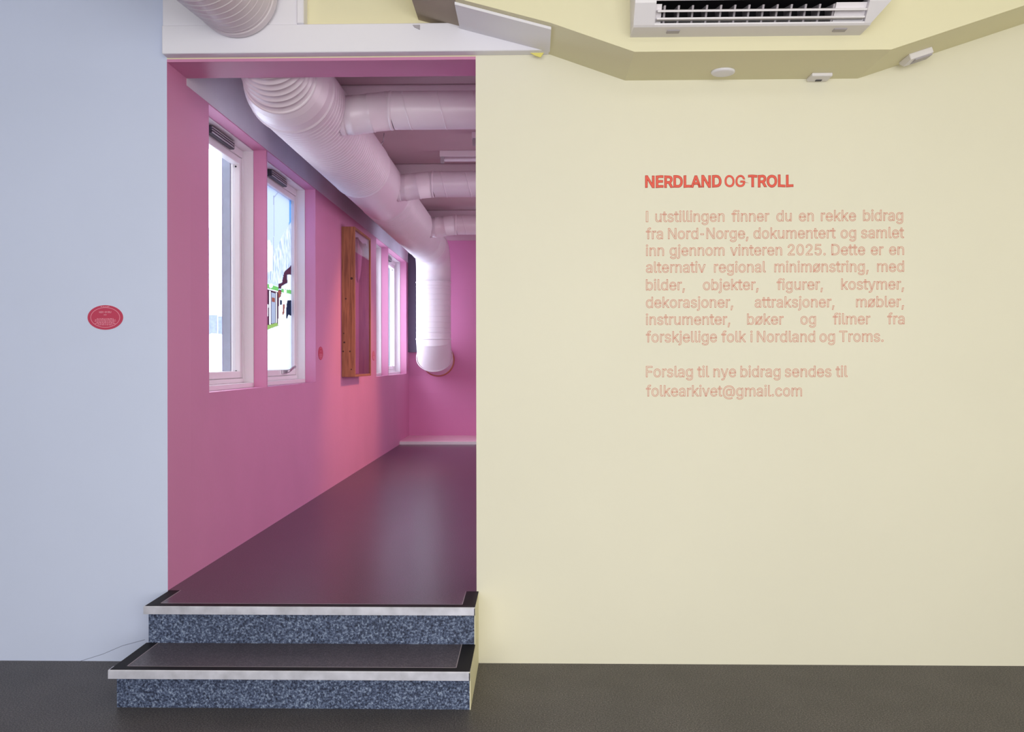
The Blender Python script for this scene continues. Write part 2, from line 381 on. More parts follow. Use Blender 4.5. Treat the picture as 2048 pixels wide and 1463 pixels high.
# colour print over the pane of the second window
def film(name, base, streak=None):
    m = bpy.data.materials.new(name); m.use_nodes = True; nt = m.node_tree; nt.nodes.remove(nt.nodes['Principled BSDF'])
    out = nt.nodes['Material Output']; t = nt.nodes.new('ShaderNodeBsdfTranslucent'); t.inputs[0].default_value = sl(*base)
    k = .40
    c0 = [v*k for v in sl(*base)[:3]]; t.inputs[0].default_value = (*c0, 1)
    if streak:
        tc = nt.nodes.new('ShaderNodeTexCoord'); mp = nt.nodes.new('ShaderNodeMapping'); mp.inputs['Rotation'].default_value = (math.radians(-32), 0, 0); mp.inputs['Scale'].default_value = (1, 26, 7)
        n = nt.nodes.new('ShaderNodeTexNoise'); n.inputs['Scale'].default_value = 1.6; n.inputs['Detail'].default_value = 4
        r = nt.nodes.new('ShaderNodeValToRGB'); r.color_ramp.elements[0].position = .38; r.color_ramp.elements[1].position = .58
        r.color_ramp.elements[0].color = (*[v*k for v in sl(*streak)[:3]], 1); r.color_ramp.elements[1].color = (*c0, 1)
        nt.links.new(tc.outputs['Object'], mp.inputs['Vector']); nt.links.new(mp.outputs['Vector'], n.inputs['Vector'])
        nt.links.new(n.outputs['Fac'], r.inputs['Fac']); nt.links.new(r.outputs['Color'], t.inputs[0])
    nt.links.new(t.outputs[0], out.inputs[0]); return m
PX_ = XW-.182
FM = [film('print_sky', (204, 214, 246)), film('print_snow_roof', (236, 240, 255), (172, 186, 218)), film('print_maroon', (84, 48, 66)), film('print_white', (246, 248, 255)),
      film('print_green', (120, 190, 104)), film('print_pale_grey', (168, 172, 190)), film('print_navy', (40, 44, 66)), film('print_grass', (150, 178, 96)),
      film('print_brown', (150, 84, 74)), film('print_deep_sky', (110, 168, 240))]
POLYS = []
def poly(pts, mi): POLYS.append((pts, mi))
pxr = 582.5
poly([(579, 395), (pxr, 398), (pxr, 446), (578, 450)], 9)
poly([(527, 480), (542, 480), (547, 497), (553, 497), (565, 470), (pxr, 443), (pxr, 532), (574, 535), (568, 544), (564, 565), (557, 567), (547, 565), (544, 559), (527, 563)], 1)
poly([(527, 480), (541, 480), (545, 500), (546, 540), (527, 548)], 3)
poly([(568, 544), (pxr, 530), (pxr, 549), (574, 549), (575, 565), (563, 572), (562, 577), (557, 577), (557, 567), (564, 565)], 2)
poly([(575, 549), (pxr, 549), (pxr, 581), (563, 577), (563, 572), (575, 566)], 3)
poly([(527, 575), (563, 580), (563, 655), (527, 662)], 2)
poly([(527, 564), (557, 573), (557, 584), (527, 577)], 3)
poly([(527, 565.5), (557, 574), (557, 582), (527, 574.5)], 4)
poly([(542+4*math.cos(k*.628), 571+5*math.sin(k*.628)) for k in range(10)], 3)
poly([(563, 577), (pxr, 580), (pxr, 588), (563, 584)], 4)
poly([(568, 578), (573, 579), (573, 586), (568, 585)], 3)
poly([(563, 584), (pxr, 588), (pxr, 650), (557, 652), (560, 600)], 3)
poly([(538, 580), (541.5, 581), (541.5, 655), (538, 656)], 3)
poly([(543, 584), (551, 586), (551, 645), (543, 647)], 5)
poly([(544, 594), (550, 596), (550, 604), (544, 603)], 8)
poly([(551.5, 584), (554, 585), (554, 650), (551.5, 651)], 3)
poly([(556, 580), (562, 582), (561, 592), (557, 596)], 8)
poly([(558, 596), (563, 592), (563, 640), (556, 650)], 3)
poly([(560, 600), (564, 600), (564, 609), (560, 609)], 6)
poly([(566, 608), (570, 608), (568, 628), (565, 629)], 8)
poly([(533, 608), (537, 608), (536, 632), (533, 633)], 3)
poly([(575, 600), (pxr, 600), (pxr, 631), (577, 629), (574, 637), (572, 635), (573, 610)], 6)
poly([(527, 652), (554, 645), (557, 652), (527, 662)], 7)
poly([(527, 662), (556, 651), (566, 648), (pxr, 640), (pxr, 760), (527, 760)], 3)
poly([(546.5, 391), (548, 391), (548.5, 430), (548, 480), (546.3, 540), (545.3, 540), (547, 480), (547.4, 430)], 5)
poly([(547, 394), (558.5, 380.5), (559, 382), (548, 396)], 5)
a2, b2 = FIN1+.022+.034, R1[1]-.022-.034; z0, z1 = SZ+.062+.04, HZ-.060-.04
PP = []
for pts, mi in POLYS:
    q = [atX(p[0], p[1], PX_) for p in pts]; q = [(v.y, v.z) for v in q]
    PP.append((q, mi, min(v[0] for v in q), max(v[0] for v in q), min(v[1] for v in q), max(v[1] for v in q)))
def topmost(y, z):
    for q, mi, ya, yb, za, zb__ in reversed(PP):
        if not (ya <= y <= yb and za <= z <= zb__): continue
        ins = False
        for (y1_, z1__), (y2_, z2__) in zip(q, q[1:] + q[:1]):
            if (z1__ > z) != (z2__ > z) and y < (y2_-y1_)*(z-z1__)/(z2__-z1__) + y1_: ins = not ins
        if ins: return mi
    return 0
PR = bmesh.new(); NY, NZ = 90, 300
gv = [[PR.verts.new((PX_, a2 + (b2-a2)*i/NY, z0 + (z1-z0)*j/NZ)) for i in range(NY+1)] for j in range(NZ+1)]
for j in range(NZ):
    for i in range(NY):
        f = PR.faces.new((gv[j][i], gv[j][i+1], gv[j+1][i+1], gv[j+1][i]))
        f.material_index = topmost(a2 + (b2-a2)*(i+.5)/NY, z0 + (z1-z0)*(j+.5)/NZ)
pr = obj('window_print', PR, FM); tag(pr, 'colour photo print of a snowy house filling the second window pane', 'print')

# ------------------------------------------------------------------ outdoors
bm = bmesh.new(); add_box(bm, -80, XO-.12, WY+T+.02, 120, -.1, 0.05); s = struct('ground', bm, SNOW, 'snow covered ground outside the windows')
zb_ = atY(435, 657, 15).z
bm = bmesh.new()
gx, gy = 14, 10
vs = [[bm.verts.new((-11 + 7*i/gx, 14 + 4*j/gy, 0.05 + (zb_-.05)*min(1, 1.6*math.sin(math.pi*j/gy))**.7*(.9+.1*math.sin(i*1.3+j)) if 0 < j < gy else 0.03)) for i in range(gx+1)] for j in range(gy+1)]
for j in range(gy):
    for i in range(gx):
        f = bm.faces.new((vs[j][i], vs[j][i+1], vs[j+1][i+1], vs[j+1][i])); f.smooth = True
o = obj('snow_bank', bm, SNOW); tag(o, 'white ploughed snow bank outside the first window', 'snow bank')
zf0, zf1 = atY(435, 662, 20).z, atY(435, 631, 20).z
t = thing('board_fence', 'grey blue board fence behind the snow bank', 'fence', (-8, 20, 0.05))
bm = bmesh.new()
for k in range(30): add_box(bm, -12 + k*.2, -12 + k*.2 + .17, 20, 20.03, .05, zf1 + random.uniform(-.02, .02))
obj('boards', bm, FENCE, t); box('rail', (-12, -6, 20.03, 20.08, .9, 1.0), FENCE, t)
t = thing('neighbouring_house', 'pale house with a snowy roof seen through the first window', 'house', (-13.5, 38, 0.05))
ze, zr = atY(435, 505, 36).z, atY(435, 455, 39).z
box('wall', (-18, -9, 36, 42, .05, ze), HOUSE, t)
bm = bmesh.new(); add_prism(bm, [(35.5, ze-.1), (42.5, ze-.1), (39, zr)], 'x', -18.4, -8.6); obj('roof', bm, ROOFG, t)
for xx in (-16.5, -13.6, -11): box('window', (xx, xx+1, 35.95, 36.05, 2.6, 4.0), ROOFG, t)

# ------------------------------------------------------------------ stairs
ST = thing('stairs', 'two carpet-faced steps with aluminium nosings leading up into the opening', 'steps', (-1.0, 4.0, 0))
z1_, z2_ = .172, .344
n1 = atZ(600, 1341.5, z1_).y; n2 = atZ(600, 1213, z2_).y
r1 = atZ(600, 1416, 0).y; r2 = n2 + .018
sxl, sxr = XL+.003, XR + .006
print('stairs', n1, r1, n2, XL, XR)
def step(z0, z1, yf, yr, yb):
    box('riser', (sxl+.016, sxr-.0005, yr, yr+.02, z0, z1-.004), RISER, ST)
    box('tread', (sxl+.012, sxr-.012, yr+.02, yb, z1-.03, z1-.004), BLACK, ST)
    bm = bmesh.new()
    add_prism(bm, [(yf, z1-.036), (yf, z1-.004), (yf+.003, z1), (yf+.05, z1), (yf+.05, z1-.004), (yf+.005, z1-.004), (yf+.005, z1-.036)], 'x', sxl, sxr+.004)
    o = obj('nosing', bm, ALU, ST); o['label'] = 'worn aluminium stair nosing'
    bm = bmesh.new()
    e = .0015; bl = sxl + .058; br = sxr - .055; fy = yf + .045
    add_box(bm, sxl+.006, bl, yf+.006, yb, z1-.004, z1+e); add_box(bm, br, sxr+.0035, yf+.006, yb, z1-.004, z1+e)
    add_box(bm, bl, br, yf+.006, fy, z1-.004, z1+e); obj('border', bm, BLACK, ST)
    bm = bmesh.new()
    add_box(bm, bl, bl+.004, fy, yb, z1-.003, z1+e+.0005); add_box(bm, br-.004, br, fy, yb, z1-.003, z1+e+.0005)
    add_box(bm, bl, br, fy, fy+.004, z1-.003, z1+e+.0005); obj('weld_line', bm, LINE, ST)
    return bl, br, fy
bl, br, fy = step(0, z1_, n1, r1, r2)
box('tread_inlay', (bl+.004, br-.004, fy+.004, r2, z1_-.004, z1_+.001), TREAD, ST)
bl, br, fy = step(z1_, z2_, n2, r2, WY)
box('tread_inlay', (bl+.004, br-.004, fy+.004, WY, z2_-.004, z2_+.001), FLOORC, ST)
bm = bmesh.new()
add_prism(bm, [(r1-.004, 0), (WY, 0), (WY, z2_-.002), (n2, z2_-.002), (n2, z2_-.036), (r2-.004, z2_-.036), (r2-.004, z1_-.001), (n1, z1_-.001), (n1, z1_-.036), (r1-.004, z1_-.036)], 'x', sxr, sxr+.0035)
o = obj('side_panel', bm, MATS['yellow_soffit_paint'], ST); o['label'] = 'yellow painted side of the steps'  # deeper yellow than the wall: the glow on this side is coloured in

# ------------------------------------------------------------------ white boards over the opening
b0, b1 = atY(335, 108, WY-.06), atY(335, 51.5, WY-.06)
bxr = atY(1098, 108, WY-.06).x
tag(box('white_board_casing', (XL+.002, bxr, WY-.065, WY, b0.z, b1.z), WHITE, bevel=.003), 'long white board casing across the top of the opening', 'board casing')
t = thing('duct_panel', 'white wall panel around the duct above the opening', 'panel', (-1.4, WY-.02, b1.z))
xp = atY(598, 20, WY-.03).x
box('board', (XL+.004, xp, WY-.06, WY, b1.z, FH-.02), WHITE, t, bevel=.002)
box('edge_strip', (xp, atY(611, 20, WY-.04).x, WY-.075, WY, b1.z, FH-.02), WHITE, t, bevel=.004)
# cover plate below the sloping end
def slopez(x): return prof[1][1] + (pK.z-prof[1][1])*(x-prof[1][0])/(pK.x-prof[1][0])
bm = bmesh.new(); xa, xb = -.335, pK.x+.005; th = .012
ya, yb = 3.975, WY-.066
v = [bm.verts.new(p) for p in ((xa, ya, slopez(xa)), (xb, ya, slopez(xb)), (xb, yb, slopez(xb)), (xa, yb, slopez(xa)), (xa, ya, slopez(xa)-th), (xb, ya, slopez(xb)-th), (xb, yb, slopez(xb)-th), (xa, yb, slopez(xa)-th))]
for ix in ((0,1,2,3), (7,6,5,4), (4,5,1,0), (5,6,2,1), (6,7,3,2), (7,4,0,3)): bm.faces.new([v[i] for i in ix])
bmesh.ops.recalc_face_normals(bm, faces=bm.faces); tag(obj('cover_plate', bm, WHITE), 'long white cover plate under the sloping ceiling drop', 'cover plate')
p = atY(1075, 112, WY-.05)
bm = bmesh.new(); add_prism(bm, [(p.x-.035, p.z+.014), (p.x+.03, p.z+.014), (p.x+.015, p.z-.008), (p.x-.01, p.z)], 'y', WY-.055, WY-.05)
tag(obj('tape_scrap', bm, TAPE), 'yellow tape scrap under the right end of the white casing', 'tape')
p = atY(834, 53, WY-.066)
bm = bmesh.new(); add_prism(bm, [(p.x-.02, p.z+.006), (p.x+.014, p.z+.006), (p.x+.014, p.z-.016), (p.x-.012, p.z-.004)], 'y', WY-.072, WY-.064)
tag(obj('cable_clip', bm, ACG), 'small grey clip on the top edge of the white casing', 'clip')

# ------------------------------------------------------------------ ducts
def ribbed(L, R_, pitch, h=.0035, w=.010, first=.02):
    pr_ = [(0, R_)]; s = first
    while s < L - w:
        pr_ += [(s, R_), (s+w*.25, R_+h), (s+w*.7, R_+h), (s+w, R_)]; s += pitch
    pr_.append((L, R_)); return pr_
def collar(bm, o, d, s, R_, w=.02, h=.006):
    o = Vector(o) + Vector(d)*s
    add_lathe(bm, o, d, [(0, R_), (w*.2, R_+h), (w*.8, R_+h), (w, R_)], 48, caps=False)
# front duct through the panel
pc = atY(475, -8, WY-.085)
ax = Vector((.033, 1, .068)).normalized(); L = 1.35
t = thing('spiral_duct', 'white ribbed duct stub entering the panel above the opening', 'duct', pc, None)
bm = bmesh.new(); add_lathe(bm, pc - ax*L, ax, ribbed(L-.05, .191, .062, .0028, .008), 56); obj('spiral_pipe', bm, DUCT, t)
bm = bmesh.new(); add_lathe(bm, pc - ax*.06, ax, [(0, .191), (.004, .197), (.05, .197), (.06, .19)], 56); obj('end_collar', bm, DUCT, t)
# main duct
DX, DZ, DR = -1.33, 2.964, .235
DY0, DYV = 4.98, 12.27
t = thing('main_duct', 'large white spiral duct running above the windows and bending down at the far end', 'duct', (DX, 8.5, DZ))
bm = bmesh.new(); rg = []
ya0 = WY + .256
for k in range(8):
    f_ = k/7; g_ = 1-f_
    for dy, dr in ((0, 0), (.0014, .0026), (.0028, .0026), (.0040, 0)):
        c_ = Vector((DX-.03*g_, ya0 + (4.742-ya0)*f_ + dy, DZ + .16*g_)); r_ = .192 + dr
        rg.append([bm.verts.new(c_ + Vector((math.cos(2*math.pi*q/56)*r_, 0, math.sin(2*math.pi*q/56)*r_))) for q in range(56)])
for A, B in zip(rg, rg[1:]):
    for q in range(56): bm.faces.new((A[q], A[(q+1)%56], B[(q+1)%56], B[q])).smooth = True
bm.faces.new(rg[0]); bm.faces.new(rg[-1]); bmesh.ops.recalc_face_normals(bm, faces=bm.faces); obj('inlet_pipe', bm, DUCT, t)
bm = bmesh.new(); add_lathe(bm, (DX, 4.74, DZ), (0, 1, 0), [(0, .192), (.003, .200), (.012, .200), (.016, .197), (.06, .215), (.14, DR-.002), (DY0-4.74-.016, DR+.001), (DY0-4.74-.012, DR+.010), (DY0-4.74, DR+.010), (DY0-4.74+.005, DR)], 64); obj('reducer', bm, DUCT, t)
S1 = 6.95; S2 = 10.95
bm = bmesh.new(); add_lathe(bm, (DX, DY0, DZ), (0, 1, 0), ribbed(S1-DY0, DR, .052, .0045, .009), 64, shear=.012); obj('spiral_pipe', bm, DUCT, t)
bm = bmesh.new(); add_lathe(bm, (DX, S1, DZ), (0, 1, 0), [(0, DR), (.006, DR+.006), (.02, DR+.006), (.026, DR), (1.15, DR), (1.156, DR+.005), (1.17, DR+.005), (1.18, DR)], 64); obj('plain_sleeve', bm, DUCT, t)
bm = bmesh.new(); add_lathe(bm, (DX, S1+1.18, DZ), (0, 1, 0), ribbed(S2-S1-1.18, DR, .056, .004, .009), 64, shear=.012); obj('spiral_pipe', bm, DUCT, t)
RB = .30
def arc(c0, n, a0, a1, f_):  # points on an arc
    return [f_(a0 + (a1-a0)*k/n) for k in range(n+1)]
pts = [(DX, S2, DZ), (DX, DYV-RB-.02, DZ)] + arc(0, 14, 0, math.pi/2, lambda a: (DX, DYV-RB + RB*math.sin(a), DZ-RB + RB*math.cos(a))) + [(DX, DYV, DZ-RB-.12)]
bm = bmesh.new(); add_tube(bm, pts, DR, 56)
for s in (.0, .55): collar(bm, (DX, S2, DZ), (0, 1, 0), s, DR)
obj('upper_elbow', bm, DUCT, t)
ZT, ZB = DZ-RB-.12, 1.76
bm = bmesh.new(); add_lathe(bm, (DX, DYV, ZT), (0, 0, -1), ribbed(ZT-ZB, DR, .075, .003, .01, .1), 56)
collar(bm, (DX, DYV, ZT), (0, 0, -1), 0, DR); collar(bm, (DX, DYV, ZT), (0, 0, -1), .06, DR, .012, .004); collar(bm, (DX, DYV, ZB+.1), (0, 0, -1), 0, DR, .014, .004)
obj('down_pipe', bm, DUCT, t)
bm = bmesh.new(); zc = 1.475
e1 = Vector((DX, DYV, ZB)); e2 = Vector((DX, DYV+.11, 1.52)); e4 = Vector((DX-.01, YE-.03, zc))
add_tube(bm, [e1 + Vector((0, 0, .05)), e1 - Vector((0, 0, .04)), e2, e4], [DR+.001, DR+.001, DR+.001, DR-.015], 56, smooth=False)
for f in bm.faces: f.smooth = True
for ed in bm.edges:
    if len(ed.link_faces) == 2 and ed.calc_face_angle(0) > .25: ed.smooth = False
collar(bm, e1 + Vector((0, 0, .012)), (0, 0, -1), 0, DR, .024, .008)
d_ = ((e2-e1).normalized() + (e4-e2).normalized()).normalized(); collar(bm, e2 - d_*.008, d_, 0, DR+.012, .016, .006)
obj('lower_elbow', bm, DUCT, t)
bm = bmesh.new(); add_lathe(bm, (DX-.01, YE-.035, zc), (0, 1, 0), [(0, DR-.015), (.004, DR-.005), (.034, DR+.004)], 48); obj('wall_sealant', bm, ORANGE, t)
bm = bmesh.new(); add_tube(bm, [(-1.12, 6.86, CZ-.001), (-1.13, 6.87, 3.13)], .003, 8); add_tube(bm, [(-1.13, 6.87, 3.14), (-1.16, 6.9, 3.10), (-1.18, 6.92, 3.0)], .0035, 8)
obj('hanger_wire', bm, STEEL, t)
# side branches welded to the main duct
def branch(Y, z, R_, label):
    x0 = DX + math.sqrt(max(0, DR**2 - (z-DZ)**2)) - .02; za = z - .028
    bm = bmesh.new(); add_lathe(bm, (x0+.27, Y, z), (1, 0, 0), ribbed(RX - x0 - .29, R_, .21, .0026, .006, .1), 48, shear=.028)
    br_ = obj('branch_duct', bm, DUCT, t); br_['label'] = label
    bm = bmesh.new(); P_ = [(x0-.04, Y, za), (x0+.045, Y, za+.002), (x0+.05, Y, za+.002), (x0+.056, Y, za+.002), (x0+.15, Y, za+.014), (x0+.155, Y, za+.015), (x0+.16, Y, za+.016), (x0+.28, Y, z)]
    add_tube(bm, P_, [R_+.003, R_+.003, R_+.006, R_+.002, R_+.002, R_+.005, R_+.001, R_+.001], 48); obj('bend', bm, DUCT, br_)
    bm = bmesh.new(); add_lathe(bm, (x0-.02, Y, za), (1, 0, 0), [(0, R_+.008), (.026, R_+.009), (.029, R_+.002)], 48, caps=False); obj('saddle', bm, DUCT, br_)
    bm = bmesh.new(); collar(bm, (x0+.27, Y, z), (1, 0, 0), 0, R_, .018, .004); obj('collar', bm, DUCT, br_)
for (yc, dia, Y), lab in zip([(220, 75, 5.40), (368, 51.5, 7.68), (449.5, 39, 10.08)], ('nearest white side duct', 'middle white side duct', 'farthest white side duct')):
    q = atY(930, yc, Y); branch(Y, q.z, dia*Y/F/2, lab)

# ------------------------------------------------------------------ fluorescent lights
def batten(Y, xa, label):
    t = thing('fluorescent_light', label, 'ceiling light', (xa+.6, Y, CZ), 'fluorescent battens on the corridor ceiling')
    box('housing', (xa, xa+1.25, Y-.03, Y+.03, CZ-.05, CZ), WINW, t, bevel=.004)
    bm = bmesh.new(); add_lathe(bm, (xa+.03, Y-.005, CZ-.075), (1, 0, 0), [(0, .008), (.01, .014), (1.18, .014), (1.19, .008)], 16); obj('tube', bm, WHITE, t)
    for xx in (xa+.005, xa+1.215): box('tube_holder', (xx, xx+.03, Y-.02, Y+.02, CZ-.1, CZ-.05), ACG, t, bevel=.003)
q = atZ(880, 319, CZ-.07); batten(q.y, q.x, 'white fluorescent batten above the middle side duct')
q = atZ(944, 283, CZ-.07); batten(q.y, q.x, 'white fluorescent batten cut off by the opening edge')

# ------------------------------------------------------------------ wooden case
q0 = atX(683, 600, XW); qz0, qz1 = atX(683, 753.5, XW).z, atX(683, 453, XW).z
xf = atY(710, 600, q0.y).x
yfar = atX(742, 600, xf).y
t = thing('display_case', 'shallow pine wall case with a clear front between the windows', 'display case', (XW, (q0.y+yfar)/2, qz0))
yn = q0.y; th = .022
print('case', yn, yfar, xf, qz0, qz1)
bm = bmesh.new(); add_box(bm, XW+.001, xf, yn, yn+th, qz0, qz1, bevel=.002)
near = obj('side_board', bm, WOOD, t)
for (fx, fz, r_) in ((.75, .655, .012), (.32, .52, .008), (.72, .05, .006), (.2, .23, .009), (.16, .29, .006), (.12, .17, .008), (.62, .17, .008)):
    bm = bmesh.new(); add_lathe(bm, (XW + fx*(xf-XW), yn-.0008, qz0 + fz*(qz1-qz0)), (0, 1, 0), [(0, r_), (.001, r_)], 14)
    obj('knot', bm, KNOT, near)
box('side_board', (XW+.001, xf, yfar-th, yfar, qz0, qz1), WOOD, t, bevel=.002)
box('top_board', (XW+.001, xf, yn+th, yfar-th, qz1-th, qz1), WOOD, t, bevel=.002)
box('bottom_board', (XW+.001, xf, yn+th, yfar-th, qz0, qz0+th), WOOD, t, bevel=.002)
box('back_panel', (XW+.001, XW+.006, yn+th, yfar-th, qz0+th, qz1-th), mat('mauve_back', (190, 120, 160), .5), t)
box('clear_front', (xf-.012, xf-.008, yn+th, yfar-th, qz0+th, qz1-th), ACRYL, t)
ym = yn + .30
bm = bmesh.new(); pts = [(XW+.02, yn+th), (xf-.02, yn+th), (xf-.02, yfar-th), (XW+.02, yfar-th)]
nn = 14; a_ = []
for k in range(nn+1):
    yy = yn+th + (yfar-yn-2*th)*k/nn; dz_ = .045 + .012*math.sin(k*.9) + .015*(k/nn)
    a_.append((bm.verts.new((xf-.03, yy, qz1-th-.001)), bm.verts.new((xf-.03 + .006*math.sin(k*1.7), yy, qz1-th-dz_))))
for (p0, p1), (p2, p3) in zip(a_, a_[1:]): bm.faces.new((p0, p2, p3, p1)).smooth = True
o = obj('paper_valance', bm, WHITE, t); sm = o.modifiers.new('thickness', 'SOLIDIFY'); sm.thickness = .002
gl = bpy.data.materials.new('clear_glass'); gl.use_nodes = True; b = gl.node_tree.nodes['Principled BSDF']
b.inputs['Transmission Weight'].default_value = 1; b.inputs['Roughness'].default_value = .02; b.inputs['IOR'].default_value = 1.45; b.inputs['Base Color'].default_value = (.95, .88, .93, 1)
bm = bmesh.new(); gp = (XW+.065, yn+.46, qz1-.08)
add_lathe(bm, gp, (0, 0, -1), [(0, .012), (.02, .014), (.05, .03), (.085, .044), (.13, .046), (.2, .040), (.28, .034), (.36, .022), (.40, .006)], 28)
g = obj('hanging_glass_vessel', bm, gl); tag(g, 'long clear glass vessel hanging inside the pine wall case', 'glass vessel')
bm = bmesh.new(); add_tube(bm, [(XW+.065, yn+.46, qz1-th), (XW+.065, yn+.46, qz1-.09)], .003, 8); o = obj('hook_wire', bm, STEEL); o.parent = g

